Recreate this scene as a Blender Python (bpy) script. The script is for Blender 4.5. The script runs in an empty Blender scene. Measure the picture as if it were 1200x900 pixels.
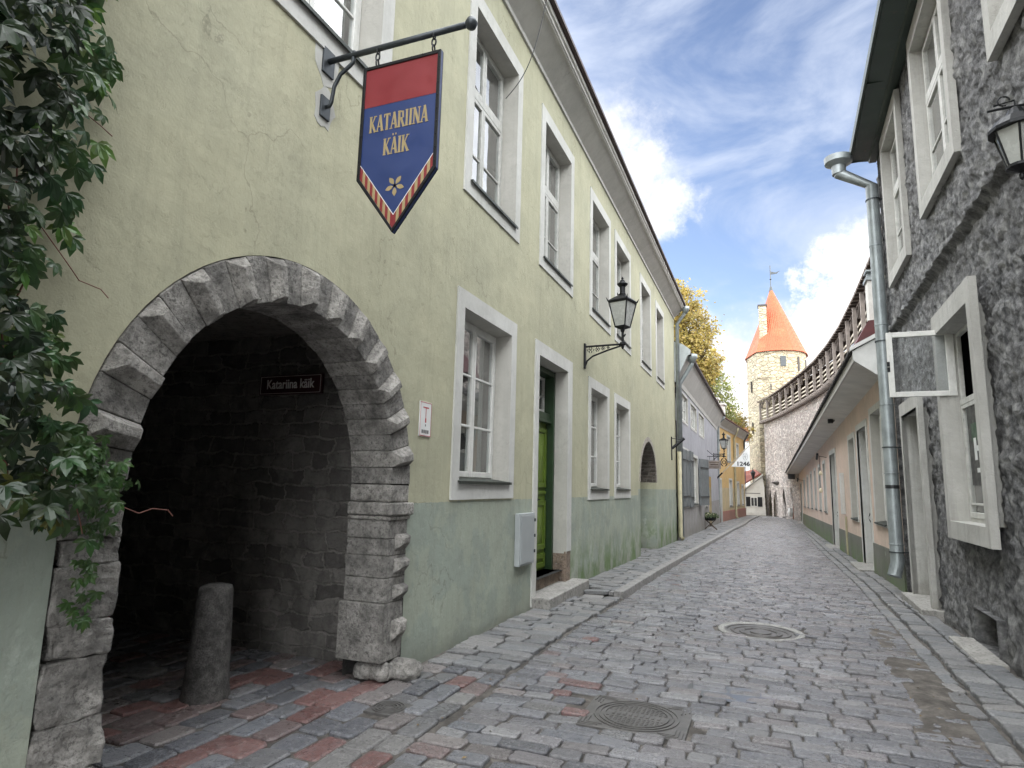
import bpy, bmesh, math, random
from mathutils import Vector, Matrix, noise
from mathutils.geometry import tessellate_polygon
R = math.radians
rnd = random.Random(7)
sc = bpy.context.scene
COL = sc.collection
PI = math.pi

# ------------------------------------------------------------------ materials
class NT:
    def __init__(s, name):
        s.m = bpy.data.materials.new(name); s.m.use_nodes = True
        s.t = s.m.node_tree; s.n = s.t.nodes; s.l = s.t.links
        s.b = s.n['Principled BSDF']; s.out = s.n['Material Output']
        s.tc = s.n.new('ShaderNodeTexCoord')
        s.co = s.tc.outputs['Object']
    def node(s, typ, ins=None, **kw):
        n = s.n.new(typ)
        for k, v in kw.items(): setattr(n, k, v)
        for k, v in (ins or {}).items():
            if hasattr(v, 'is_linked') or isinstance(v, bpy.types.NodeSocket): s.l.new(v, n.inputs[k])
            else: n.inputs[k].default_value = v
        return n
    def mapping(s, scale=(1,1,1), rot=(0,0,0), loc=(0,0,0), co=None):
        n = s.node('ShaderNodeMapping', {'Vector': co or s.co}); n.inputs['Scale'].default_value = scale
        n.inputs['Rotation'].default_value = rot; n.inputs['Location'].default_value = loc
        return n.outputs[0]
    def noise(s, scale, detail=6, rough=.6, co=None, dist=0):
        return s.node('ShaderNodeTexNoise', {'Vector': co or s.co, 'Scale': scale, 'Detail': detail, 'Roughness': rough, 'Distortion': dist}).outputs['Fac']
    def ramp(s, f, stops):
        n = s.node('ShaderNodeValToRGB', {'Fac': f}); e = n.color_ramp.elements
        while len(e) < len(stops): e.new(.5)
        for i, (p, c) in enumerate(stops):
            e[i].position = p; e[i].color = (c, c, c, 1) if not hasattr(c, '__len__') else (*c[:3], 1)
        return n.outputs[0]
    def mix(s, f, a, b, mode='MIX'):
        n = s.node('ShaderNodeMix', data_type='RGBA', blend_type=mode)
        for i, v in ((0, f), (6, a), (7, b)):
            if isinstance(v, bpy.types.NodeSocket): s.l.new(v, n.inputs[i])
            else: n.inputs[i].default_value = v if not hasattr(v, '__len__') else (*v[:3], 1)
        return n.outputs[2]
    def math(s, op, a, b=0., c=0., clamp=False):
        n = s.node('ShaderNodeMath', operation=op, use_clamp=clamp)
        for i, v in enumerate((a, b, c)):
            if isinstance(v, bpy.types.NodeSocket): s.l.new(v, n.inputs[i])
            else: n.inputs[i].default_value = v
        return n.outputs[0]
    def sep(s, co=None):
        return s.node('ShaderNodeSeparateXYZ', {0: co or s.co}).outputs
    def col(s, c):
        if isinstance(c, bpy.types.NodeSocket): s.l.new(c, s.b.inputs['Base Color'])
        else: s.b.inputs['Base Color'].default_value = (*c[:3], 1)
    def rough(s, r):
        if isinstance(r, bpy.types.NodeSocket): s.l.new(r, s.b.inputs['Roughness'])
        else: s.b.inputs['Roughness'].default_value = r
    def bump(s, h, strength=.5, dist=.01):
        n = s.node('ShaderNodeBump', {'Height': h, 'Strength': strength, 'Distance': dist})
        if s.b.inputs['Normal'].is_linked:
            prev = s.b.inputs['Normal'].links[0].from_socket
            s.l.new(prev, n.inputs['Normal'])
        s.l.new(n.outputs[0], s.b.inputs['Normal'])

def mix3(a, b, t): return tuple(a[i]*(1-t)+b[i]*t for i in range(3))
def plain(name, c, rough=.6, metal=0., var=.25, scale=6., bump=.15, bs=60., spec=.5, worn=None):
    m = NT(name)
    f = m.noise(scale, 8, .65)
    c1 = m.ramp(f, [(.3, tuple(x*(1-var) for x in c)), (.7, tuple(min(1, x*(1+var*.6)) for x in c))])
    if worn:
        w = m.ramp(m.noise(scale*3.1, 8, .7), [(.62, 0.), (.70, 1.)])
        c1 = m.mix(w, c1, worn)
    m.col(c1)
    m.rough(m.ramp(m.noise(scale*2, 5), [(.3, max(0, rough-.12)), (.7, min(1, rough+.12))]))
    m.b.inputs['Metallic'].default_value = metal
    m.b.inputs['Specular IOR Level'].default_value = spec
    if bump: m.bump(m.noise(bs, 6, .7), bump, .004)
    return m.m

def stucco(name, c, c2=None, band=None, band_split=None, moss=False, cracks=True, bumpy=.42, dirt=.4, dist=.015, grade=None):
    """painted lime render: colour drift, trowel bump, hairline cracks, rain streaks, optional lower painted band"""
    m = NT(name)
    c2 = c2 or tuple(x*.82 for x in c)
    big = m.noise(.7, 5, .6)
    base = m.mix(m.ramp(big, [(.35, 0.), (.65, 1.)]), c, c2)
    xyz = m.sep()
    if band:
        z = xyz[2]
        edge = m.math('ADD', z, m.math('MULTIPLY', m.noise(9., 3), .035))
        if band_split:                # the band's top steps with y
            lim = m.math('ADD', band_split[0], m.math('MULTIPLY', m.math('GREATER_THAN', xyz[1], band_split[2]), band_split[1]-band_split[0]))
            k = m.math('LESS_THAN', edge, lim)
        else: k = m.math('LESS_THAN', edge, band[1])
        bc = m.mix(m.ramp(m.noise(1.3, 6, .65), [(.35, 0.), (.68, 1.)]), band[0], tuple(x*.80 for x in band[0]))
        base = m.mix(k, base, bc)
    # mottled scuffs
    sc_ = m.ramp(m.noise(3.5, 10, .75), [(.42, 1.), (.78, 0.)])
    base = m.mix(m.math('MULTIPLY', sc_, .14), base, (.12, .11, .08), 'MIX')
    pt = m.ramp(m.noise(1.9, 7, .62, m.mapping(loc=(5, 5, 5))), [(.47, 0.), (.53, 1.)])
    base = m.mix(m.math('MULTIPLY', pt, .13), base, tuple(min(1, x*1.25+.02) for x in c))
    sk = m.math('MULTIPLY', m.ramp(m.noise(24., 8, .85, m.mapping((1, 1, .8))), [(.50, 0.), (.62, 1.)]), m.ramp(m.noise(1.1, 4, .6, m.mapping(loc=(1, 9, 2))), [(.45, 0.), (.62, 1.)]))
    base = m.mix(m.math('MULTIPLY', sk, .30), base, tuple(x*.42 for x in c2))
    # vertical rain streaks
    st = m.ramp(m.noise(1., 8, .7, m.mapping((9, 9, .55))), [(.5, 0.), (.75, 1.)])
    base = m.mix(m.math('MULTIPLY', st, dirt*.7), base, tuple(x*.52 for x in c2))
    gr = m.ramp(m.noise(55., 6, .8), [(.58, 0.), (.72, 1.)])
    base = m.mix(m.math('MULTIPLY', gr, .16), base, tuple(x*.45 for x in c2))
    # splashed foot of the wall and dark scrapes
    foot = m.math('MULTIPLY', m.ramp(m.math('ADD', xyz[2], m.math('MULTIPLY', m.noise(4., 6), .5)), [(.12, 1.), (.55, 0.)]), dirt)
    base = m.mix(foot, base, (.16, .15, .12))
    if moss:
        g = m.ramp(m.noise(1.6, 8, .7, m.mapping((1, 1, .6))), [(.44, 0.), (.56, 1.)])
        lo = m.ramp(xyz[2], [(.15, 1.), (.75, 0.)])
        yy = m.math('MULTIPLY', m.math('GREATER_THAN', xyz[1], moss[0]), m.math('LESS_THAN', xyz[1], moss[1]))
        base = m.mix(m.math('MULTIPLY', m.math('MULTIPLY', m.math('MULTIPLY', g, lo), yy), .85), base, (.10, .17, .05))
        w = m.ramp(m.noise(2.3, 8, .75, m.mapping((1, 1, .7), loc=(3, 1, 5))), [(.60, 0.), (.68, 1.)])
        lo2 = m.ramp(m.math('ABSOLUTE', m.math('SUBTRACT', xyz[2], .65)), [(.1, 1.), (.55, 0.)])
        base = m.mix(m.math('MULTIPLY', m.math('MULTIPLY', w, lo2), .35), base, (.6, .64, .58))
    if cracks:
        wob = m.node('ShaderNodeVectorMath', {0: m.co, 1: m.node('ShaderNodeVectorMath', {0: m.node('ShaderNodeTexNoise', {'Vector': m.co, 'Scale': 1.6, 'Detail': 7.}).outputs['Color'], 'Scale': 1.3}, operation='SCALE').outputs[0]}, operation='ADD').outputs[0]
        v = m.node('ShaderNodeTexVoronoi', {'Vector': wob, 'Scale': .42}, feature='DISTANCE_TO_EDGE').outputs['Distance']
        line = m.ramp(v, [(.0, 1.), (.003, 0.)])
        gate = m.ramp(m.noise(.9, 4, .6, m.mapping(loc=(7, 3, 1))), [(.5, 0.), (.58, 1.)])
        ck = m.math('MULTIPLY', line, gate)
        base = m.mix(m.math('MULTIPLY', ck, .38), base, (.10, .09, .06))
    m.col(base); m.rough(.88)
    m.bump(m.noise(2.2, 5, .6), bumpy, .05)
    h = m.math('ADD', m.math('MULTIPLY', m.noise(14., 6, .7), .5), m.math('MULTIPLY', m.noise(70., 4, .7), .35))
    pock = m.ramp(m.noise(9., 8, .8, m.mapping(loc=(2, 8, 4))), [(.36, 0.), (.44, 1.)])
    m.bump(m.math('ADD', h, m.math('MULTIPLY', pock, .35)), bumpy, dist)
    return m.m

def stone(name, c, var=.35, scale=5., bumpd=.02, bs=9., lichen=None, strength=.8, spots=(.35, .34, .32)):
    m = NT(name)
    a = m.ramp(m.noise(scale, 10, .7), [(.38, tuple(x*(1-var) for x in c)), (.5, c), (.63, tuple(min(1, x*(1+var)) for x in c))])
    pits = m.ramp(m.noise(scale*6, 8, .8), [(.40, 1.), (.5, 0.)])
    a = m.mix(m.math('MULTIPLY', pits, .8), a, tuple(x*.3 for x in c))
    sp = m.ramp(m.noise(scale*2.3, 9, .75, m.mapping(loc=(4, 4, 4))), [(.58, 0.), (.68, 1.)])
    a = m.mix(m.math('MULTIPLY', sp, .5), a, lichen or spots)
    m.col(a); m.rough(.85)
    m.bump(m.noise(bs, 9, .7), strength, bumpd)
    m.bump(m.noise(bs*7, 5, .7), strength*.6, bumpd*.25)
    return m.m

def rubble(name, c, mortar, scale=3., squash=2.4, rnd_col=.3, bumpd=.04, tint=(.5, .42, .38), joint=.8, wobble=.16):
    m = NT(name)
    wob = m.node('ShaderNodeVectorMath', {0: m.co, 1: m.node('ShaderNodeVectorMath', {0: m.node('ShaderNodeTexNoise', {'Vector': m.co, 'Scale': 4., 'Detail': 4.}).outputs['Color'], 'Scale': wobble}, operation='SCALE').outputs[0]}, operation='ADD').outputs[0]
    co = m.mapping((1, 1, squash), co=wob)
    v = m.node('ShaderNodeTexVoronoi', {'Vector': co, 'Scale': scale, 'Randomness': .9}, feature='F1')
    e = m.node('ShaderNodeTexVoronoi', {'Vector': co, 'Scale': scale, 'Randomness': .9}, feature='DISTANCE_TO_EDGE').outputs['Distance']
    hv = m.node('ShaderNodeSeparateColor', {0: v.outputs['Color']}).outputs
    a = m.mix(hv[0], tuple(x*(1-rnd_col) for x in c), tuple(min(1, x*(1+rnd_col)) for x in c))
    a = m.mix(m.math('MULTIPLY', m.ramp(hv[1], [(.6, 0.), (.9, 1.)]), .5), a, tint)
    a = m.mix(m.math('MULTIPLY', m.ramp(m.noise(scale*2.2, 9, .8), [(.47, 0.), (.58, 1.)]), .55), a, tuple(x*.42 for x in c))
    mk = m.ramp(e, [(.02, 1.), (.075, 0.)])
    a = m.mix(m.math('MULTIPLY', mk, joint), a, mortar)
    dk = m.ramp(m.noise(.25, 5, .6), [(.38, 1.), (.6, 0.)])
    a = m.mix(m.math('MULTIPLY', dk, .28), a, tuple(x*.45 for x in c))
    m.col(a); m.rough(.9)
    m.bump(m.ramp(e, [(0., 0.), (.15, 1.)]), .8, bumpd)
    m.bump(m.noise(scale*8, 7, .7), .6, bumpd*.4)
    return m.m

def coursed(name, c, mortar, w=.42, h=.165, bumpd=.03, wob=.10):
    m = NT(name)
    x = m.sep(); nzc = m.node('ShaderNodeSeparateColor', {0: m.node('ShaderNodeTexNoise', {'Vector': m.co, 'Scale': 2.6, 'Detail': 5., 'Roughness': .6}).outputs['Color']}).outputs
    u = m.math('ADD', m.math('ADD', x[0], x[1]), m.math('MULTIPLY', nzc[0], wob*2.2)); v = m.math('ADD', x[2], m.math('MULTIPLY', nzc[1], wob))
    cb = m.node('ShaderNodeCombineXYZ', {0: u, 1: v}).outputs[0]
    b = m.node('ShaderNodeTexBrick', {'Vector': cb, 'Scale': 1., 'Mortar Size': .016, 'Mortar Smooth': .6, 'Bias': 0., 'Brick Width': w, 'Row Height': h, 'Color1': (*[q*.55 for q in c], 1), 'Color2': (*[q*1.4 for q in c], 1), 'Mortar': (*mortar, 1)}, offset=.43, squash=.62, squash_frequency=3)
    a = m.mix(m.math('MULTIPLY', m.ramp(m.noise(9., 9, .8), [(.46, 0.), (.58, 1.)]), .55), b.outputs['Color'], tuple(q*.4 for q in c))
    a = m.mix(m.math('MULTIPLY', m.ramp(m.noise(3., 8, .75, m.mapping(loc=(3, 3, 3))), [(.52, 0.), (.62, 1.)]), .5), a, tuple(q*1.7 for q in c))
    m.col(a); m.rough(.9)
    m.bump(m.math('SUBTRACT', 1., b.outputs['Fac']), .9, bumpd); m.bump(m.noise(14., 8, .75), .9, bumpd*.6)
    return m.m

def glass(name, tint=(.8, .85, .85), dusty=.06, ior=2.4):
    m = NT(name); n = m.n; n.remove(m.b)
    tr = m.node('ShaderNodeBsdfTransparent', {'Color': (*tint, 1)})
    gl = m.node('ShaderNodeBsdfGlossy', {'Color': (1, 1, 1, 1), 'Roughness': .015})
    nb = m.node('ShaderNodeBump', {'Height': m.noise(2.2, 2, .5), 'Strength': .25, 'Distance': .01})
    m.l.new(nb.outputs[0], gl.inputs['Normal'])
    lw = m.node('ShaderNodeLayerWeight', {'Blend': .5}).outputs['Facing']; f0 = .05 if ior < 2 else .22
    fr = m.node('ShaderNodeMath', {0: m.math('MULTIPLY', m.math('POWER', lw, 4.), 1-f0), 1: f0}, operation='ADD')
    mx = m.node('ShaderNodeMixShader', {0: fr.outputs[0], 1: tr.outputs[0], 2: gl.outputs[0]})
    df = m.node('ShaderNodeBsdfDiffuse', {'Color': (.5, .5, .48, 1)})
    d = m.node('ShaderNodeMixShader', {0: m.math('MULTIPLY', m.noise(5., 8, .7), dusty*2), 1: mx.outputs[0], 2: df.outputs[0]})
    m.l.new(d.outputs[0], m.out.inputs[0])
    return m.m

def sett_mat(name, rough=.55, gloss=False):
    m = NT(name)
    at = m.node('ShaderNodeAttribute', attribute_name='Col').outputs['Color']
    a = m.mix(m.math('MULTIPLY', m.ramp(m.noise(24., 8, .8), [(.48, 0.), (.66, 1.)]), .42), at, (.33, .32, .31))
    a = m.mix(m.math('MULTIPLY', m.ramp(m.noise(60., 6, .8), [(.38, 1.), (.5, 0.)]), .7), a, (.035, .035, .04))
    a = m.mix(m.math('MULTIPLY', m.ramp(m.noise(.9, 7, .65), [(.52, 0.), (.72, 1.)]), .18), a, (.19, .175, .16))
    a = m.mix(m.math('MULTIPLY', m.ramp(m.noise(.45, 5, .6, m.mapping(loc=(9, 4, 0))), [(.45, 0.), (.65, 1.)]), .25), a, (.09, .09, .10))
    m.col(a)
    m.rough(m.ramp(m.noise(3.2, 8, .7), [(.3, rough-.16), (.7, rough+.18)]))
    m.b.inputs['Specular IOR Level'].default_value = .55
    m.bump(m.noise(18., 8, .7), 1., .013)
    m.bump(m.noise(80., 5, .75), .7, .004)
    return m.m

def tiles(name, c, along, scale=4.):
    m = NT(name)
    co = m.mapping(rot=along)
    w = m.node('ShaderNodeTexWave', {'Vector': co, 'Scale': scale, 'Distortion': .6, 'Detail': 1.}, wave_type='BANDS', bands_direction='X').outputs['Fac']
    w2 = m.node('ShaderNodeTexWave', {'Vector': m.co, 'Scale': scale*.8, 'Distortion': .4}, wave_type='BANDS', bands_direction='Z', wave_profile='SAW').outputs['Fac']
    a = m.mix(m.ramp(m.noise(7., 6, .8), [(.35, 0.), (.65, 1.)]), tuple(x*.62 for x in c), c)
    a = m.mix(m.math('MULTIPLY', m.ramp(m.noise(.8, 5), [(.5, 0.), (.7, 1.)]), .35), a, (.34, .16, .07))
    m.col(a); m.rough(.8)
    m.bump(w, .9, .05); m.bump(w2, .6, .03)
    return m.m

MT = {}
MT['green_wall'] = stucco('green_wall_paint', (.465, .452, .315), (.40, .395, .282), band=((.335, .385, .328), 1.42), band_split=(1.43, 1.58, 16.), moss=(9., 24.))
MT['white_plaster'] = stucco('white_plaster', (.60, .60, .575), (.50, .50, .47), cracks=False, bumpy=.25, dirt=.22, dist=.006)
MT['reveal'] = stucco('reveal_plaster', (.50, .49, .45), (.42, .41, .375), cracks=False, bumpy=.3, dirt=.3, dist=.006)
MT['grey_plaster'] = stucco('grey_plaster', (.46, .455, .43), (.36, .355, .33), cracks=False, bumpy=.45, dirt=.75, dist=.012)
MT['worn_foot'] = stone('worn_render', (.22, .17, .13), .3, 6, .012, 14)
MT['cornice'] = stucco('cornice_paint', (.54, .525, .50), (.46, .45, .43), cracks=True, bumpy=.15, dirt=.35, dist=.004)
MT['cornice_white'] = plain('cornice_white', (.62, .60, .57), .7, var=.2)
MT['roof_brown'] = plain('roof_brown_metal', (.045, .022, .021), .55, var=.3)
MT['frame_white'] = plain('window_frame_paint', (.66, .66, .63), .5, var=.15, scale=9, bump=.2, worn=(.36, .34, .30))
MT['frame_old'] = plain('window_frame_weathered', (.50, .50, .47), .6, var=.25, scale=11, bump=.3, worn=(.22, .21, .19))
MT['glass'] = glass('window_glass')
MT['glass_low'] = glass('window_glass_plain', dusty=.05, ior=1.5)
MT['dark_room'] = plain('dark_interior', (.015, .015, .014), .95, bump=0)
MT['curtain'] = plain('curtain_fabric', (.30, .31, .29), .95, var=.2, scale=3)
MT['metal_sill'] = plain('dark_metal_sill', (.028, .035, .028), .5, .2, var=.3)
MT['door_dark'] = plain('dark_green_paint', (.018, .042, .016), .42, var=.3, scale=7, worn=(.05, .08, .04))
MT['door_olive'] = plain('olive_green_paint', (.105, .165, .018), .38, var=.22, scale=5)
MT['door_olive2'] = plain('olive_green_panel', (.135, .20, .028), .38, var=.18, scale=5)
MT['concrete'] = stone('concrete_step', (.30, .29, .27), .2, 4, .006, 22)
MT['arch_stone'] = stone('arch_limestone', (.235, .225, .208), .5, 6, .035, 14, strength=1.)
MT['arch_stone_light'] = stone('arch_limestone_pale', (.285, .272, .25), .5, 6, .03, 14, strength=1.)
MT['arch_dark'] = stone('arch_limestone_dark', (.085, .082, .078), .35, 5, .02, 12, strength=1.)
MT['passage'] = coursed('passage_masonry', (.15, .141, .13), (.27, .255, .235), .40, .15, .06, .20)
MT['passage_ceiling'] = stone('passage_ceiling', (.20, .185, .165), .25, 2, .01, 10)
MT['granite'] = stone('bollard_granite', (.11, .105, .10), .5, 16, .012, 34, spots=(.27, .26, .25), strength=1.)
MT['iron'] = plain('black_iron', (.012, .013, .015), .48, .5, var=.3, scale=20, bump=.3)
MT['iron_grey'] = plain('grey_iron', (.06, .068, .075), .5, .6, var=.3, scale=14)
MT['sign_red'] = plain('sign_red', (.20, .020, .026), .42, var=.12, scale=4, bump=.03)
MT['sign_blue'] = plain('sign_blue', (.018, .038, .135), .42, var=.12, scale=4, bump=.03)
MT['sign_gold'] = plain('sign_gold', (.34, .265, .135), .45, .1, var=.12, scale=25, bump=.03)
MT['sign_white'] = plain('sign_white', (.70, .71, .70), .5, var=.1)
MT['sign_red_line'] = plain('sign_red_line', (.40, .05, .06), .5, var=.1)
MT['lead_grey'] = plain('lead_grey', (.10, .10, .10), .5, var=.1)
MT['plaque_red'] = plain('plaque_maroon', (.045, .012, .014), .45, var=.1)
MT['plaque_text'] = plain('plaque_text', (.8, .79, .76), .5, var=.1)
MT['box_grey'] = plain('cabinet_grey', (.36, .385, .39), .5, .1, var=.1)
MT['zinc'] = plain('zinc_pipe', (.27, .30, .305), .42, .4, var=.28, scale=5, bump=.1)
MT['zinc_light'] = plain('zinc_light', (.38, .41, .42), .4, .6, var=.2, scale=6)
MT['pipe_cream'] = plain('pipe_cream', (.38, .35, .23), .5, var=.2)
MT['lamp_glass'] = plain('frosted_lamp_glass', (.40, .41, .39), .25, var=.15, bump=0)
MT['grey_wall'] = stucco('greyblue_wall', (.40, .40, .44), (.33, .335, .37), band=((.30, .29, .28), .95), bumpy=.3, dirt=.4)
MT['shutter'] = plain('shutter_grey', (.15, .165, .17), .6, var=.3, scale=6)
MT['yellow_wall'] = stucco('ochre_wall', (.66, .45, .19), (.56, .37, .155), band=((.55, .46, .29), 1.75), bumpy=.3, dirt=.3)
MT['red_plinth'] = stucco('red_plinth', (.45, .17, .13), (.36, .15, .12), bumpy=.3)
MT['pink_wall'] = stucco('pink_wall', (.66, .51, .42), (.58, .47, .39), bumpy=.25, dirt=.25, cracks=False)
MT['pink_plinth'] = stucco('pink_plinth', (.17, .17, .15), (.12, .13, .10), bumpy=.4, dirt=.4, moss=(-40, 60))
MT['soffit'] = plain('eave_soffit', (.60, .585, .55), .75, var=.2, scale=2)
MT['fascia_white'] = plain('fascia_white', (.60, .60, .58), .6, var=.2, scale=3)
MT['roof_dark'] = plain('roof_dark', (.05, .045, .043), .8, var=.3)
MT['roof_red'] = plain('roof_darkred', (.10, .028, .028), .6, var=.3)
MT['eave_green'] = plain('eave_green_metal', (.045, .062, .052), .42, .3, var=.3, scale=3, worn=(.08, .07, .055))
MT['grey_door'] = plain('grey_door', (.24, .26, .26), .55, var=.2)
MT['white_render'] = stucco('white_render', (.66, .65, .61), (.58, .57, .54), cracks=False, bumpy=.3)
MT['city_wall'] = rubble('city_wall_limestone', (.64, .585, .545), (.25, .22, .20), 2.8, 1.9, .35, .14, (.62, .50, .46))
MT['tower_wall'] = rubble('tower_limestone', (.40, .355, .25), (.22, .19, .14), 1.6, 1.8, .28, .10, (.33, .26, .19))
MT['tower_tile'] = tiles('tower_roof_tile', (.40, .088, .036), (0, 0, R(20)), 1.6)
MT['tile_red'] = tiles('red_roof_tile', (.26, .07, .05), (0, 0, 0), 2.)
MT['wood_grey'] = plain('weathered_wood', (.25, .215, .19), .85, var=.4, scale=3, bump=.5, bs=25)
MT['wood_pale'] = plain('pale_board', (.52, .47, .38), .8, var=.3, scale=3)
MT['wood_dark'] = plain('dark_wood', (.085, .058, .043), .85, var=.4, scale=3)
MT['wood_brown'] = plain('brown_wood', (.22, .09, .04), .6, var=.3)
MT['cast_iron'] = plain('cast_iron_cover', (.13, .125, .12), .5, .35, var=.3, scale=10, bump=.4, bs=40)
MT['cover_ring'] = stone('cover_rim_concrete', (.30, .295, .28), .2, 9, .004, 40)
MT['bark'] = plain('bark', (.06, .045, .03), .9, var=.4, scale=8, bump=.6)
MT['setts'] = sett_mat('sett_stone', .27)
MT['slabs'] = sett_mat('paving_slab', .52)
MT['kerb'] = stone('kerb_granite', (.25, .243, .235), .25, 6, .006, 30)
def ground_mat():
    m = NT('sand_joint')
    a = m.ramp(m.noise(6., 10, .75), [(.35, (.030, .027, .024)), (.5, (.075, .068, .060)), (.66, (.17, .155, .137))])
    g = m.ramp(m.noise(70., 6, .8), [(.55, 0.), (.7, 1.)])
    a = m.mix(m.math('MULTIPLY', g, .45), a, (.30, .28, .25))
    m.col(a); m.rough(.95); m.bump(m.noise(60., 8, .8), 1., .008); return m.m
MT['joint'] = ground_mat()
def dirt_mat():
    m = NT('dry_dirt')
    a = m.ramp(m.noise(5., 10, .75), [(.35, (.048, .043, .038)), (.5, (.105, .094, .083)), (.65, (.19, .172, .152))])
    g = m.ramp(m.noise(45., 6, .8), [(.55, 0.), (.66, 1.)])
    a = m.mix(m.math('MULTIPLY', g, .6), a, (.05, .042, .035))
    m.col(a); m.rough(.95); m.bump(m.noise(40., 8, .8), 1., .012); return m.m
MT['dirt'] = dirt_mat()
def water_mat():
    m = NT('puddle_water'); m.col((.04, .045, .05)); m.rough(.28); m.b.inputs['IOR'].default_value = 2.
    m.b.inputs['Specular IOR Level'].default_value = 1.; m.bump(m.noise(6., 2), .05, .002); return m.m
MT['water'] = water_mat()
def rough_wall_mat():
    m = NT('knobbly_grey_render')
    a = m.ramp(m.noise(7., 10, .72), [(.38, (.07, .072, .075)), (.5, (.215, .215, .22)), (.62, (.41, .41, .40))])
    b = m.ramp(m.noise(.8, 6, .6), [(.4, 0.), (.7, 1.)])
    a = m.mix(m.math('MULTIPLY', b, .35), a, (.17, .16, .145))
    pale = m.ramp(m.noise(26., 8, .8), [(.56, 0.), (.7, 1.)])
    a = m.mix(m.math('MULTIPLY', pale, .45), a, (.33, .325, .31))
    m.col(a); m.rough(.85)
    m.bump(m.noise(11., 9, .8), 1., .09); m.bump(m.noise(55., 6, .8), 1., .014)
    return m.m
MT['rough_wall'] = rough_wall_mat()
def leaf_mat(name, c, tr=.35, gloss=.4):
    m = NT(name)
    at = m.node('ShaderNodeAttribute', attribute_name='Col').outputs['Color']
    m.col(m.mix(1., at, c, 'MULTIPLY')); m.rough(gloss)
    t = m.node('ShaderNodeBsdfTranslucent'); m.l.new(m.mix(1., at, tuple(min(1, x*1.6) for x in c), 'MULTIPLY'), t.inputs[0])
    mx = m.node('ShaderNodeMixShader', {0: tr, 1: m.b.outputs[0], 2: t.outputs[0]})
    m.l.new(mx.outputs[0], m.out.inputs[0]); return m.m
MT['ivy'] = leaf_mat('creeper_leaf', (.032, .064, .020), .25, .36)
MT['leaf_gold'] = leaf_mat('golden_leaf', (.23, .18, .045), .35, .6)
MT['leaf_green'] = leaf_mat('green_leaf', (.13, .15, .035), .35, .6)
MT['leaf_dark'] = leaf_mat('dark_leaf', (.05, .075, .025), .3, .6)
MT['vine_stem'] = plain('vine_stem', (.18, .07, .05), .7, var=.3)
MT['poster'] = plain('poster_dark', (.02, .021, .023), .4, var=.1)
MT['poster_green'] = plain('poster_green', (.02, .07, .035), .4)
MT['poster_red'] = plain('poster_red', (.25, .03, .03), .4)
MT['yellow_plate'] = plain('yellow_plate', (.55, .45, .03), .5)
MT['flag_pole'] = plain('flag_pole_wood', (.45, .40, .32), .6)
MT['bulb'] = plain('pale_bulb', (.7, .62, .45), .3)

# ------------------------------------------------------------------ mesh helpers
class Fr:
    """plan frame on a facade: s along it, z up, d out towards the street"""
    def __init__(s, ox, oy, tx, ty, side):
        l = math.hypot(tx, ty); s.t = (tx/l, ty/l); s.o = (ox, oy); s.n = (s.t[1]*side, -s.t[0]*side)
    def __call__(s, a, z, d): return (s.o[0]+s.t[0]*a+s.n[0]*d, s.o[1]+s.t[1]*a+s.n[1]*d, z)
W = lambda x, y, z: (x, y, z)

def wloc(o):
    v = Vector((0, 0, 0))
    while o: v += o.location; o = o.parent
    return v

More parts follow.
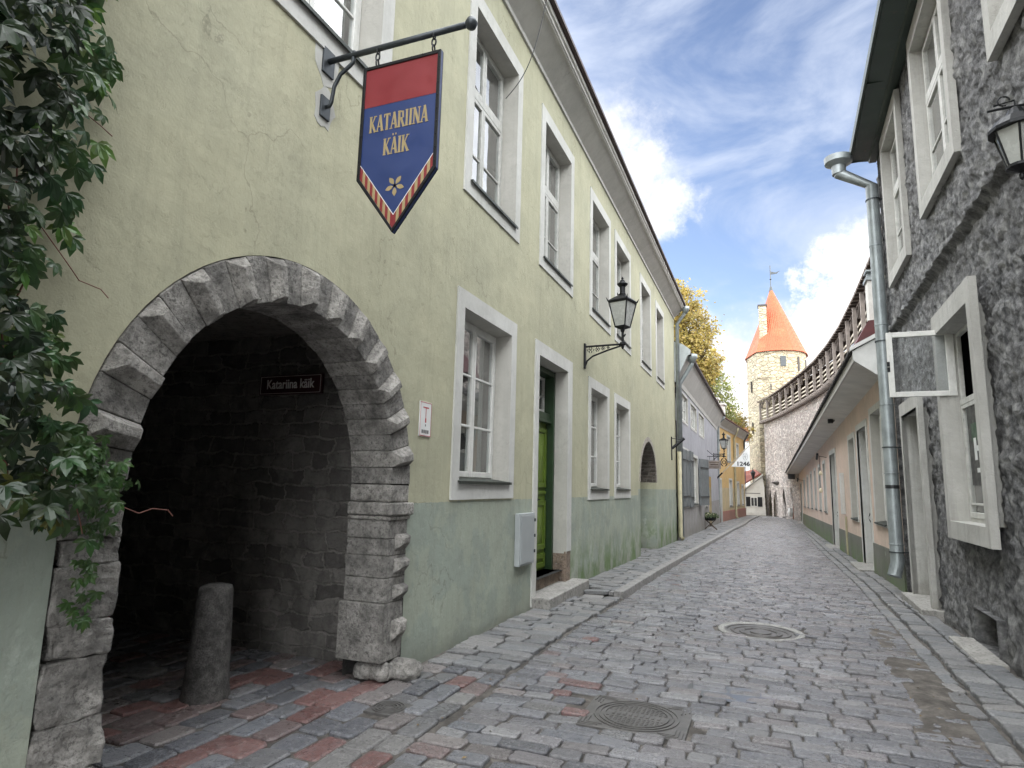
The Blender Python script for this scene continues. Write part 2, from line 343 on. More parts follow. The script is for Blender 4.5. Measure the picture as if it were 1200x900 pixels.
class MB:
    def __init__(s): s.v = []; s.f = []; s.c = []; s.mi = []
    def poly(s, pts, col=None, mi=0):
        i = len(s.v); s.v += [tuple(p) for p in pts]; s.f.append(tuple(range(i, i+len(pts)))); s.c.append(col); s.mi.append(mi)
    def faces(s, pts, fs, col=None, mi=0):
        i = len(s.v); s.v += [tuple(p) for p in pts]
        for f in fs: s.f.append(tuple(i+k for k in f)); s.c.append(col); s.mi.append(mi)
    def hexa(s, p, col=None, mi=0):   # p: 8 pts, bottom 4 then top 4
        s.faces(p, [(3,2,1,0),(4,5,6,7),(0,1,5,4),(1,2,6,5),(2,3,7,6),(3,0,4,7)], col, mi)
    def fbox(s, F, a0, a1, z0, z1, d0, d1, col=None, mi=0):
        s.hexa([F(a0,z0,d0),F(a1,z0,d0),F(a1,z0,d1),F(a0,z0,d1),F(a0,z1,d0),F(a1,z1,d0),F(a1,z1,d1),F(a0,z1,d1)], col, mi)
    def box(s, x0, x1, y0, y1, z0, z1, col=None, mi=0):
        s.hexa([(x0,y0,z0),(x1,y0,z0),(x1,y1,z0),(x0,y1,z0),(x0,y0,z1),(x1,y0,z1),(x1,y1,z1),(x0,y1,z1)], col, mi)
    def prism(s, F, prof, a0, a1, mi=0):   # profile [(d,z)] closed, swept along s
        n = len(prof); i = len(s.v)
        s.v += [F(a0, z, d) for d, z in prof] + [F(a1, z, d) for d, z in prof]
        for k in range(n): s.f.append((i+k, i+(k+1) % n, i+n+(k+1) % n, i+n+k)); s.c.append(None); s.mi.append(mi)
        s.f.append(tuple(i+k for k in range(n))[::-1]); s.c.append(None); s.mi.append(mi)
        s.f.append(tuple(i+n+k for k in range(n))); s.c.append(None); s.mi.append(mi)
    def slab(s, F, pts, d0, d1, mi=0):     # polygon [(s,z)] thickened in d
        n = len(pts); i = len(s.v)
        s.v += [F(a, z, d0) for a, z in pts] + [F(a, z, d1) for a, z in pts]
        s.f += [tuple(i+k for k in range(n))[::-1], tuple(i+n+k for k in range(n))] + [(i+k, i+(k+1) % n, i+n+(k+1) % n, i+n+k) for k in range(n)]
        s.c += [None]*(n+2); s.mi += [mi]*(n+2)
    def tube(s, path, r, n=10, col=None, mi=0):
        path = [Vector(p) for p in path]; i0 = len(s.v); m = len(path)
        rr = r if hasattr(r, '__len__') else [r]*m
        up = None
        for k, p in enumerate(path):
            d = (path[min(k+1, m-1)]-path[max(k-1, 0)]).normalized()
            if up is None: up = Vector((0, 0, 1)) if abs(d.z) < .9 else Vector((1, 0, 0))
            a = d.cross(up).normalized(); b = d.cross(a).normalized(); up = -b if False else up
            for j in range(n):
                t = 2*PI*j/n; s.v.append(tuple(p+a*math.cos(t)*rr[k]+b*math.sin(t)*rr[k]))
        for k in range(m-1):
            for j in range(n):
                s.f.append((i0+k*n+j, i0+k*n+(j+1) % n, i0+(k+1)*n+(j+1) % n, i0+(k+1)*n+j)); s.c.append(col); s.mi.append(mi)
        s.f.append(tuple(i0+j for j in range(n))[::-1]); s.f.append(tuple(i0+(m-1)*n+j for j in range(n))); s.c += [col]*2; s.mi += [mi]*2
    def lathe(s, c, prof, n=16, mi=0, rot=0., cap=True):     # prof [(r,z)]
        i0 = len(s.v); m = len(prof)
        for r, z in prof:
            for j in range(n):
                t = 2*PI*j/n+rot; s.v.append((c[0]+r*math.cos(t), c[1]+r*math.sin(t), c[2]+z))
        for k in range(m-1):
            for j in range(n):
                s.f.append((i0+k*n+j, i0+k*n+(j+1) % n, i0+(k+1)*n+(j+1) % n, i0+(k+1)*n+j)); s.c.append(None); s.mi.append(mi)
        if cap: s.f.append(tuple(i0+j for j in range(n))[::-1]); s.f.append(tuple(i0+(m-1)*n+j for j in range(n))); s.c += [None]*2; s.mi += [mi]*2
    def sheet(s, F, outer, holes, d=0., mi=0):
        loops = [[Vector((a, z, 0)) for a, z in outer]] + [[Vector((a, z, 0)) for a, z in h] for h in holes]
        flat = [p for l in loops for p in l]; i = len(s.v)
        tris = tessellate_polygon(loops)
        s.v += [F(p.x, p.y, d) for p in flat]
        for t in tris: s.f.append(tuple(i+k for k in t)); s.c.append(None); s.mi.append(mi)
    def build(s, name, mat, parent=None, bevel=0, smooth=False, seg=2, fix=True, kind=None):
        me = bpy.data.meshes.new(name)
        off = wloc(parent) if parent else Vector((0, 0, 0))
        me.from_pydata([(a-off.x, b-off.y, c-off.z) for a, b, c in s.v], [], s.f)
        mats = mat if isinstance(mat, (list, tuple)) else [mat]
        for q in mats: me.materials.append(q)
        if len(mats) > 1: me.polygons.foreach_set('material_index', s.mi)
        if any(c is not None for c in s.c):
            at = me.attributes.new('Col', 'FLOAT_COLOR', 'FACE'); flat = []
            for c in s.c: c = c or (1, 1, 1); flat += [c[0], c[1], c[2], 1.]
            at.data.foreach_set('color', flat)
        if fix and len(s.f) < 60000:
            bm = bmesh.new(); bm.from_mesh(me); bmesh.ops.recalc_face_normals(bm, faces=bm.faces); bm.to_mesh(me); bm.free()
        if smooth: me.polygons.foreach_set('use_smooth', [True]*len(me.polygons))
        me.update()
        o = bpy.data.objects.new(name, me); COL.objects.link(o)
        if parent: o.parent = parent
        if kind: o['kind'] = kind
        if bevel:
            b = o.modifiers.new('bevel', 'BEVEL'); b.width = bevel; b.segments = seg; b.limit_method = 'ANGLE'; b.angle_limit = R(25)
        return o

def thing(name, label, cat, loc, group=None):
    o = bpy.data.objects.new(name, None); COL.objects.link(o); o.location = loc; o.empty_display_size = .2
    o['label'] = label; o['category'] = cat
    if group: o['group'] = group
    return o
def tag(o, label, cat, group=None):
    o['label'] = label; o['category'] = cat
    if group: o['group'] = group
    return o
def copy_tree(o, parent=None):
    c = o.copy(); COL.objects.link(c)
    if parent: c.parent = parent
    for ch in list(o.children): copy_tree(ch, c)
    return c
def text_mesh(txt, size, F, a0, z0, d0, sx=1., bold=0., depth=.002, align='LEFT', slope=0.):
    """letters laid on a facade frame: s to the reader's right is +1 or -1 (sgn)"""
    cu = bpy.data.curves.new('lettering', 'FONT'); cu.body = txt; cu.size = size; cu.offset = bold; cu.extrude = depth; cu.align_x = align; cu.resolution_u = 3
    ob = bpy.data.objects.new('lettering', cu); COL.objects.link(ob); bpy.context.view_layer.update()
    me = bpy.data.meshes.new_from_object(ob.evaluated_get(bpy.context.evaluated_depsgraph_get()))
    mb = MB()
    pts = [F(a0+v.co.x*sx, z0+v.co.y, d0+v.co.z) for v in me.vertices]
    mb.faces(pts, [tuple(p.vertices) for p in me.polygons])
    bpy.data.objects.remove(ob); bpy.data.meshes.remove(me); bpy.data.curves.remove(cu)
    return mb

def gz(y): return 0. if y < 7 else (-.0175*(y-7) if y < 45 else -.665)
def lerp(a, b, t): return a+(b-a)*t
def pl(pts, y):
    for (y0, x0), (y1, x1) in zip(pts, pts[1:]):
        if y <= y1: return lerp(x0, x1, max(0, (y-y0))/(y1-y0))
    return pts[-1][1]
KL = [(-8, -2.1), (5.3, -2.1), (10, -2.03), (13, -2.02), (20.4, -1.9), (36, -1.6), (52, -1.1), (58, -.75), (64, -.4)]
KR = [(-8, 1.22), (5, 1.25), (7.7, 1.38), (13.4, 1.55), (21.6, 1.58), (42.5, 1.85), (60, 1.75), (66, 1.6)]
WRX = lambda y: (1.855+.026*y) if y < 12.9 else pl([(12.9, 2.2), (27.5, 2.28), (57, 2.47), (66, 2.5)], y)   # right wall line
nz = lambda x, y, z=0., s=1.: noise.noise(Vector((x*s, y*s, z*s)))
def gsurf(x, y):
    return gz(y)+.010*nz(x, y, 3, .9)+.006*nz(x, y, 9, 3.)

# ------------------------------------------------------------------ ground
g = MB()
g.box(-260, 260, -200, 300, -3, -.72)
g.build('ground', MT['joint'], kind='structure')
def grid_sheet(name, mat, xs, ys, zf, smooth=True):
    mb = MB(); nx = len(xs)
    mb.v = [(x, y, zf(x, y)) for y in ys for x in xs]
    for j in range(len(ys)-1):
        for i in range(nx-1):
            a = j*nx+i; mb.f.append((a, a+1, a+nx+1, a+nx)); mb.c.append(None); mb.mi.append(0)
    return mb.build(name, mat, kind='structure', smooth=smooth, fix=False)
def frange(a, b, s):
    n = max(1, round((b-a)/s)); return [a+(b-a)*i/n for i in range(n+1)]
grid_sheet('sand_bed', MT['joint'], frange(-15, 3.2, .28), frange(-8, 75, .35), lambda x, y: gsurf(x, y)-.019)

def hole(x, y):
    if math.hypot(x+.11, y-8.28) < .475: return True
    if -1.30 < x < -.52 and 4.47 < y < 5.15: return True
    if abs(x+2.56) < .14 and abs(y-4.18) < .14: return True
    return False
def sett_rect(mb, x0, x1, y0, y1, col, gap=.010, zoff=0., jit=.007, bow=.010, wob=None, depth=.05):
    x0 += gap; x1 -= gap; y0 += gap; y1 -= gap
    if x1-x0 < .03 or y1-y0 < .03: return
    c = min(x1-x0, y1-y0)*.13
    P = [(x0+c, y0), (x1-c, y0), (x1, y0+c), (x1, y1-c), (x1-c, y1), (x0+c, y1), (x0, y1-c), (x0, y0+c)]
    P = [(a+rnd.uniform(-jit, jit), b+rnd.uniform(-jit, jit)) for a, b in P]
    cx, cy = (x0+x1)/2, (y0+y1)/2
    if wob: dx, dy = wob(cx, cy); P = [(a+dx, b+dy) for a, b in P]; cx += dx; cy += dy
    g0 = gsurf(cx, cy)+zoff+rnd.gauss(0, .0045)
    sl = (gz(cy+.5)-gz(cy-.5))
    tx, ty = rnd.gauss(0, .028), rnd.gauss(0, .030)+sl
    ins = min(.022, c*.6)
    def sc_(k): return [(cx+(a-cx)*k[0], cy+(b-cy)*k[1]) for a, b in P]
    hx, hy = (x1-x0)/2, (y1-y0)/2
    r1 = sc_(((hx-ins*.45)/hx, (hy-ins*.45)/hy)); r2 = sc_(((hx-ins*1.25)/hx, (hy-ins*1.25)/hy))
    zz = lambda a, b: g0+(a-cx)*tx+(b-cy)*ty
    V = [(a, b, zz(a, b)-depth) for a, b in P]+[(a, b, zz(a, b)-bow) for a, b in P]+[(a, b, zz(a, b)-bow*.3) for a, b in r1]+[(a, b, zz(a, b)) for a, b in r2]
    fs = []
    for k in range(3):
        for j in range(8): fs.append((k*8+j, k*8+(j+1) % 8, (k+1)*8+(j+1) % 8, (k+1)*8+j))
    fs.append(tuple(range(24, 32)))
    mb.faces(V, fs, col)
def pick(pal, v=.16):
    c = rnd.choice(pal); k = (1+rnd.uniform(-v, v))*(.93 if pal is not SLAB else 1.1); return tuple(x*k for x in c)
ROAD = [(.168,.172,.188), (.195,.197,.212), (.138,.141,.156), (.215,.214,.225), (.188,.182,.19), (.205,.192,.196), (.162,.165,.18), (.178,.176,.186), (.24,.24,.246)]
REDS = [(.17,.175,.19), (.13,.135,.15), (.21,.21,.22), (.15,.16,.18), (.12,.125,.14), (.18,.185,.20), (.20,.195,.19), (.165,.082,.074), (.19,.10,.09), (.17,.125,.12), (.15,.15,.155), (.19,.17,.165)]
SLAB = [(.155,.16,.165), (.185,.185,.185), (.13,.135,.14), (.20,.195,.19), (.15,.15,.15)]

road = MB(); y = -7.
ri = 0
while y < 62:
    h = rnd.uniform(.122, .155); yc = y+h/2
    xl = pl(KL, yc)+(.02 if yc > 5.3 else .0); xr = pl(KR, yc)
    if yc < 5.3: xl = -2.05+.08*nz(yc, 1, 2, 2)
    x = xl-rnd.uniform(0, .02)
    wob = lambda a, b: (0, .035*math.sin(a*1.1+.6)+.02*nz(a, b, 5, .8))
    while x < xr-.04:
        w = rnd.uniform(.17, .36)
        if x+w > xr-.10: w = xr-x
        cx, cy = x+w/2, yc
        if not hole(cx, cy):
            red = max(0, 1-(cx+2.1)/1.1)*(1 if cy < 6 else .3)
            pal = REDS if rnd.random() < red*.6 else ROAD
            if cy > 45: c = pick(ROAD, .08)
            else: c = pick(pal, .24)
            sett_rect(road, x, x+w, y, y+h, c, gap=rnd.uniform(.003, .0075), wob=wob, bow=rnd.uniform(.008, .014))
        x += w
    y += h; ri += 1
road.build('road', MT['setts'], kind='structure', smooth=False, fix=False)

# arch mouth and passage floor: larger setts laid along the street, many of them red
ap = MB(); x = -14.
while x < -2.07:
    w = rnd.uniform(.175, .225); y = 2.06 if x < -2.95 else -7.
    y -= rnd.uniform(0, .2); y1 = 5.02 if x < -2.95 else 5.32
    while y < y1-.04:
        l = rnd.uniform(.24, .36)
        if y+l > y1-.1: l = y1-y
        cx, cy = x+w/2, y+l/2
        if not hole(cx, cy) and not (-3.5 < cx < -2.9 and (cy > 4.72 or cy < 2.2)) and not (cx > -2.97 and cx < -2.93 and (cy < 2.0)):
            sett_rect(ap, x, min(x+w, -2.06), y, y+l, pick(REDS), gap=rnd.uniform(.005, .010), zoff=-.002, wob=lambda a, b: (.05*math.sin(b*.9+1)+.02*nz(a, b, 1, 1.1), 0), bow=.013)
        y += l
    x += w
ap.build('passage_paving', MT['setts'], kind='structure', fix=False)

# left pavement: loose slabs near, raised paving with kerb stones further
lp = MB()
y = 5.32
while y < 9.8:
    h = rnd.uniform(.15, .21); x = -2.905
    xr = pl(KL, y)-.02
    cuts = [x]
    while cuts[-1] < xr-.18: cuts.append(min(cuts[-1]+rnd.uniform(.22, .42), xr))
    if xr-cuts[-1] > 0: cuts[-1] = xr
    for a, b in zip(cuts, cuts[1:]):
        if 8.2 < y+h/2 < 10.1 and a < -2.72: a = -2.70
        if b-a > .06: sett_rect(lp, a, b, y, y+h, pick(SLAB), gap=.010, zoff=.022+.012*nz(a, y, 0, 1.4), jit=.014, bow=.012, wob=lambda p, q: (.03*nz(p, q, 8, 1.), .035*nz(p, q, 4, 1.5)))
    y += h
y = 9.85
while y < 60:
    h = rnd.uniform(.17, .23); x0 = -3.4 if y > 16.2 and y < 19 else -2.95
    x1 = pl(KL, y)-.17; x = x0
    if y > 44: x = pl([(44, -3.05), (58, -1.75), (60, -1.6)], y)
    while x < x1-.03:
        w = rnd.uniform(.22, .40)
        if x+w > x1-.08: w = x1-x
        if not (y < 10.35 and x < -2.7): sett_rect(lp, x, x+w, y, y+h, pick(SLAB, .1), gap=.006, zoff=.075, jit=.004, bow=.006)
        x += w
    y += h
lp.build('pavement', MT['slabs'], kind='structure', fix=False)
kb = MB(); y = 9.85
while y < 60:
    l = rnd.uniform(.8, 1.1); x0, x1 = pl(KL, y), pl(KL, y+l)
    z0, z1 = gz(y), gz(y+l); t = .09; e = .008
    kb.hexa([(x0-.17, y+e, z0-.1), (x0, y+e, z0-.1), (x1, y+l-e, z1-.1), (x1-.17, y+l-e, z1-.1), (x0-.17, y+e, z0+t), (x0-.02, y+e, z0+t), (x1-.02, y+l-e, z1+t), (x1-.17, y+l-e, z1+t)])
    y += l
kb.build('kerb', MT['kerb'], kind='structure', bevel=.012)
# right pavement: kerb row, a wide row of thin plates and a wall row
rp = MB()
for (f0, f1, st) in ((0., .27, (.22, .34)), (.27, .66, (.13, .19)), (.66, 1., (.2, .36))):
    y = -6.
    while y < 62:
        h = rnd.uniform(*st); xr = pl(KR, y); ww = WRX(y)-.02-xr
        a, b = xr+ww*f0, xr+ww*f1
        zo = .035*(f0+f1)/2+(.012 if f0 > 0 else .004)
        if f0 == 0 and y < 12: b -= .02
        sett_rect(rp, a+.015*nz(y, f0, 1, 2), b+.015*nz(y, f1, 7, 2), y, y+h, pick(SLAB), gap=.010, zoff=zo, jit=.012, bow=.013, wob=lambda p, q: (0, .03*nz(p, q, 2, 2.)))
        y += h
rp.build('pavement', MT['slabs'], kind='structure', fix=False)
# strip of dirt along the right kerb
def dirtz(x, y):
    xr = pl(KR, y); u = (x-(xr-.13+.06*nz(0, y, 0, .9)))/.27; k = max(0, 1-u*u)
    fade = min(1, max(0, (11.5-y)/4))*(.6+.9*nz(1, y, 4, .7)+.4)
    return gsurf(x, y)-.036+.046*min(1, k*1.4)*min(1, max(0, fade))+.014*nz(x, y, 0, 5)+.007*nz(x, y, 2, 13)+.003*nz(x, y, 3, 35)
grid_sheet('dirt', MT['dirt'], frange(.65, 1.62, .02), frange(1.5, 12, .03), dirtz)
# puddle between the setts
def inpud(x, y): return 1-((x+.30)/.38)**2-((y-5.62)/.22)**2+.7*nz(x, y, 2, 6)
pd = MB(); st = .012
for i in range(-50, 60):
    for j in range(-30, 30):
        x, y = -.30+i*st, 5.62+j*st
        if inpud(x, y) > .15: pd.poly([(x, y, 0), (x+st, y, 0), (x+st, y+st, 0), (x, y+st, 0)])
pd.v = [(a, b, gsurf(-.3, 5.6)-.0025) for a, b, c in pd.v]
pd.build('water', MT['water'], kind='structure', fix=False)

# fallen leaves and litter along the gutters
lt = MB()
for _ in range(150):
    y = 3+rnd.random()**1.6*20; side = rnd.random()
    x = pl(KR, y)+rnd.gauss(-.12, .10) if side < .6 else (pl(KL, y)+rnd.gauss(.05, .08) if side < .8 else rnd.uniform(-2.8, 1.1))
    z = gsurf(x, y)+(.012 if x < pl(KR, y) else .03); a = rnd.uniform(0, 6.3); s_ = rnd.uniform(.008, .022)
    ca, sa = math.cos(a)*s_, math.sin(a)*s_
    lt.poly([(x-ca, y-sa, z), (x+sa*.5, y-ca*.5, z+.006), (x+ca, y+sa, z+.002), (x-sa*.5, y+ca*.5, z+.007)], rnd.choice([(3., 1.6, .6), (1.6, 1.2, .6), (1., .8, .5), (4., 2.6, .9)]))
lt.build('leaf_litter', leaf_mat('fallen_leaf', (.05, .05, .045), .1, .7), kind='stuff', fix=False)

# manhole covers
c0 = (-.11, 8.28, gz(8.28)+.004)
mh = thing('manhole_cover', 'round iron manhole cover with pale rim in the middle of the cobbled road', 'manhole', c0)
mb = MB(); mb.lathe(c0, [(.40, -.03), (.475, -.03), (.475, -.004), (.465, .005), (.42, .005), (.402, -.004), (.402, -.03)], 48, cap=False); mb.build('rim', MT['cover_ring'], mh)
mb = MB(); mb.lathe(c0, [(.398, -.03), (.40, -.004), (.375, -.004), (.37, -.014), (.335, -.014), (.33, -.004), (.30, -.012), (.295, -.022), (.24, -.022), (.235, -.010), (.18, -.010), (.175, -.022), (.12, -.022), (.115, -.008)], 40)
for k in range(12):
    a = k*PI/6; mb.box(c0[0]+.2*math.cos(a)-.012, c0[0]+.2*math.cos(a)+.012, c0[1]+.2*math.sin(a)-.02, c0[1]+.2*math.sin(a)+.02, c0[2]-.03, c0[2]-.006)
mb.build('lid', MT['cast_iron'], mh)
c1 = (-.91, 4.81, .0)
mh = thing('manhole_cover', 'square cast iron cover with ringed oval pattern near the bottom of the road', 'manhole', c1)
mb = MB(); mb.box(-1.28, -.54, 4.49, 5.13, -.04, -.004); mb.build('plate', MT['cast_iron'], mh, bevel=.004)
mb = MB()
for r0 in (.30, .265, .23): mb.lathe((c1[0], c1[1], 0), [(r0, -.006), (r0, .003), (r0-.013, .003), (r0-.013, -.006)], 40, cap=False)
for r0 in (.345, .37, .395):
    for sx in (-1, 1):
        for sy in (-1, 1):
            X, Y = c1[0]+sx*(r0-.05), c1[1]+sy*(r0-.085)
            mb.box(min(X, X-sx*.11), max(X, X-sx*.11), Y-.006, Y+.006, -.01, .002); mb.box(X-.006, X+.006, min(Y, Y-sy*.11), max(Y, Y-sy*.11), -.01, .0025)
for i in range(-6, 7):
    for j in range(-6, 7):
        X, Y = c1[0]+i*.032, c1[1]+j*.032
        if math.hypot(i, j)*.032 < .21 and abs(j) > 1: mb.box(X-.010, X+.010, Y-.008, Y+.008, -.006, .001)
for k in range(9): mb.box(c1[0]-.17+k*.04, c1[0]-.15+k*.04, c1[1]-.03, c1[1]+.03, -.006, .002)
mb.build('raised_pattern', MT['cast_iron'], mh)
c2 = (-2.56, 4.18, .003)
mh = thing('drain_cover', 'small square iron cover with concentric rings among the reddish setts by the arch', 'drain cover', c2)
mb = MB(); mb.box(-2.69, -2.43, 4.05, 4.31, -.04, .0); mb.build('plate', MT['cast_iron'], mh, bevel=.003)
mb = MB()
for r0 in (.12, .095, .07, .045): mb.lathe(c2, [(r0, -.006), (r0, .006), (r0-.011, .006), (r0-.011, -.006)], 32, cap=False)
mb.build('ring', MT['cast_iron'], mh)

# ------------------------------------------------------------------ windows
def rect(a0, a1, z0, z1): return [(a0, z0), (a1, z0), (a1, z1), (a0, z1)]
def window(F, par, a0, a1, z0, z1, band=(.17, .17, .17), depth=.19, cols=2, transom=None, mrows=(1/3., 2/3.), frame='frame_white', surround='white_plaster', sill=True, curtain=None, top_rows=(), proud=.018, reveal='reveal', sill_out=.05, bw=.05, open_top=False, glass='glass', rim=True, splay=.03):
    """surround a0..a1; opening inset by band (side, top, bottom); returns the opening"""
    i0, i1, j0, j1 = a0+band[0], a1-band[0], z0+band[2], z1-band[1]
    mb = MB()
    for (p, q, r, s_) in ((a0, i0, z0, z1), (i1, a1, z0, z1), (i0, i1, z0, j0), (i0, i1, j1, z1)): mb.fbox(F, p, q, r, s_, -.02, proud)
    root = mb.build('window', MT[surround], par)
    rv = MB(); k0, k1, l0, l1 = i0+splay+.002, i1-splay-.002, j0+.002, j1-splay*.7-.002
    for a, b in (((i0, j0, k0, l0), (i0, j1, k0, l1)), ((i0, j1, k0, l1), (i1, j1, k1, l1)), ((i1, j1, k1, l1), (i1, j0, k1, l0)), ((i1, j0, k1, l0), (i0, j0, k0, l0))):
        rv.poly([F(a[0], a[1], proud-.001), F(b[0], b[1], proud-.001), F(b[2], b[3], -depth-.06), F(a[2], a[3], -depth-.06)])
    rv.build('reveal', MT[reveal], root)
    fr = MB(); d0, d1 = -depth-.05, -depth
    e = .045
    fr.fbox(F, k0, k0+e, l0, l1, d0, d1); fr.fbox(F, k1-e, k1, l0, l1, d0, d1); fr.fbox(F, k0+e, k1-e, l0, l0+e, d0, d1); fr.fbox(F, k0+e, k1-e, l1-e, l1, d0, d1)
    segs = [(l0+e, l1-e, mrows)]
    if transom:
        zt = l0+(l1-l0)*transom; fr.fbox(F, k0+e, k1-e, zt-.035, zt+.035, d0, d1+.015); segs = [(l0+e, zt-.035, mrows), (zt+.035, l1-e, top_rows)]
    cw = (k1-k0-2*e)/cols; gl = MB()
    for si, (b0, b1, rows) in enumerate(segs):
        if open_top and si == 1: continue
        for c in range(cols):
            p, q = k0+e+cw*c+.004, k0+e+cw*(c+1)-.004; m_ = bw; f0, f1 = d0+.006, d1+.012
            fr.fbox(F, p, p+m_, b0, b1, f0, f1); fr.fbox(F, q-m_, q, b0, b1, f0, f1)
            fr.fbox(F, p+m_, q-m_, b0, b0+m_*1.3, f0, f1); fr.fbox(F, p+m_, q-m_, b1-m_, b1, f0, f1)
            for r in rows:
                z = b0+(b1-b0)*r; fr.fbox(F, p+m_, q-m_, z-.013, z+.013, f0+.01, f1-.008)
            ya = rnd.uniform(-.004, .004)
            gl.poly([F(p+m_*.6, b0+.02, d0+.038+ya*.5), F(q-m_*.6, b0+.02, d0+.038-ya*.5), F(q-m_*.6, b1-.02, d0+.038-ya*.5), F(p+m_*.6, b1-.02, d0+.038+ya*.5)])
    fr.build('frame', MT[frame], root, bevel=.004, seg=1)
    gl.build('pane', MT[glass], root, fix=False)
    if curtain:
        cu = MB(); n = 26
        for (u0, u1) in curtain:
            A0, A1 = lerp(k0, k1, u0), lerp(k0, k1, u1); P = []
            for i in range(n+1):
                a = lerp(A0, A1, i/n); dd = -depth-.16+.018*math.sin(i*1.9)+.008*math.sin(i*.7); P += [F(a, l0-.02, dd), F(a, l1, dd)]
            cu.faces(P, [(2*i, 2*i+2, 2*i+3, 2*i+1) for i in range(n)])
        cu.build('curtain', MT['curtain'], root, smooth=True, fix=False)
    if sill:
        sl = MB(); sl.prism(F, [(-depth, j0+.035), (sill_out, j0+.002), (sill_out, j0-.028), (sill_out-.012, j0-.028), (sill_out-.012, j0-.010), (-depth, j0+.018)], i0-.03, i1+.03)
        sl.build('sill', MT['metal_sill'], root)
    return root, rect(i0, i1, j0, j1)
def opening(a0, a1, z0, z1, band): return rect(a0+band[0], a1-band[0], z0+band[2], z1-band[1])

# ------------------------------------------------------------------ green house
FG = Fr(-2.95, 0, 0, 1, 1)
assert FG(0, 0, 1)[0] > -2.95
gh = thing('green_house', 'pale green plastered house with the big stone arch in its ground floor', 'house', (-2.95, 0, 0))
AC, AZ, RO, RI = 3.45, 1.575, 1.50, 1.205
def arcpts(r, n=40, y0=AC, z0=AZ): return [(y0+r*math.cos(PI*i/n), z0+r*math.sin(PI*i/n)) for i in range(n+1)]
holes = []
outer_arch = [(AC+RO+.01, -.1), *arcpts(RO+.005), (AC-RO-.01, -.1)]
B = (.17, .20, .17)
UP = [(-3.6, -1.9), (-.6, 1.1), (2.58, 4.28), (5.79, 7.47), (8.30, 10.03), (11.17, 12.90), (13.33, 15.12), (16.42, 18.15), (19.03, 20.72)]
LO = [(5.75, 7.46), (11.12, 12.78), (13.27, 14.98)]
curt = [None, None, [(0, .32), (.75, 1)], None, [(0, .4), (.7, 1)], [(.1, 1)], [(0, .5)], None, None]
for i, (a, b) in enumerate(UP):
    _, h = window(FG, gh, a, b, 4.77, 7.33, B, transom=.62, mrows=(.42,), curtain=curt[i], frame='frame_old' if i > 2 else 'frame_white'); holes.append(h)
for i, (a, b) in enumerate(LO):
    _, h = window(FG, gh, a, b, 1.43 if i == 0 else 1.36, 3.66 if i == 0 else 3.60, (.17, .19, .19), curtain=[[(.0, .25), (.72, 1)], [(0, .5)], [(.4, 1)]][i]); holes.append(h)
# door
D0, D1, DT = 8.20, 10.04, 3.64
holes.append([(D0+.17, .12), (D1-.25, .12), (D1-.25, DT-.2), (D0+.17, DT-.2)])
mb = MB(); mb.fbox(FG, D0, D0+.17, .0, DT, -.02, .02); mb.fbox(FG, D1-.25, D1, .58, DT, -.02, .02); mb.fbox(FG, D0+.17, D1-.25, DT-.2, DT, -.02, .02)
mb.build('door_surround', MT['white_plaster'], gh)
mb = MB(); mb.fbox(FG, D1-.26, D1+.0, -.1, .579, -.02, .008); mb.build('worn_foot', MT['worn_foot'], gh)
dr = MB(); q0, q1 = D0+.17, D1-.25
rv = MB()
rv.poly([FG(q0, .1, .02), FG(q0, DT-.2, .02), FG(q0, DT-.2, -.45), FG(q0, .1, -.45)])
rv.poly([FG(q1-.003, .55, .02), FG(q1-.003, DT-.2, .02), FG(q1-.003, DT-.2, -.20), FG(q1-.003, .55, -.20)])
rv.poly([FG(q0, DT-.203, .02), FG(q1, DT-.203, .02), FG(q1, DT-.203, -.45), FG(q0, DT-.203, -.45)])
rv.build('door_reveal', MT['reveal'], gh)
mb = MB(); mb.poly([FG(q1, .1, .02), FG(q1, .55, .02), FG(q1, .55, -.20), FG(q1, .1, -.20)]); mb.build('worn_jamb', MT['worn_foot'], gh)
mb = MB(); e = .03
mb.fbox(FG, q1-.06, q1+.0, .30, DT-.22, -.46, -.20); mb.fbox(FG, q0, q0+.07, .30, DT-.22, -.46, -.2); mb.fbox(FG, q0+.07, q1-.06, DT-.30, DT-.22, -.46, -.2)
mb.fbox(FG, q0+.07, q1-.06, 2.62, 2.74, -.42, -.26); mb.fbox(FG, q0+.07, q1-.06, 2.58, 2.62, -.42, -.235)
dframe = mb.build('door_frame', MT['door_dark'], gh, bevel=.006)
mb = MB(); mb.fbox(FG, q0+.07, q1-.06, .30, 2.58, -.42, -.33)
m0, m1 = q0+.07, q1-.06; mid = (m0+m1)/2
for (a, b) in ((m0+.02, mid-.01), (mid+.01, m1-.02)):
    for (z0, z1) in ((.34, .55), (.62, 1.36), (1.46, 1.50), (1.56, 2.50)):
        t = .075
        mb.fbox(FG, a, a+t, z0, z1, -.34, -.305); mb.fbox(FG, b-t, b, z0, z1, -.34, -.305); mb.fbox(FG, a+t, b-t, z0, z0+min(t, (z1-z0)/2.2), -.34, -.305); mb.fbox(FG, a+t, b-t, z1-min(t, (z1-z0)/2.2), z1, -.34, -.305)
leaf = mb.build('door_leaf', MT['door_olive'], gh, bevel=.004)
for (a, b) in ((m0+.11, mid-.10), (mid+.10, m1-.11)):
    c = (a+b)/2
    for z0, z1 in ((.72, 1.27), (1.66, 2.41)):
        mb = MB(); zc = (z0+z1)/2; P = [FG(a, z0, -.325), FG(b, z0, -.325), FG(b, z1, -.325), FG(a, z1, -.325), FG(c, zc, -.285)]
        mb.faces(P, [(0, 1, 4), (1, 2, 4), (2, 3, 4), (3, 0, 4)]); mb.build('diamond_panel', MT['door_olive2'], leaf)
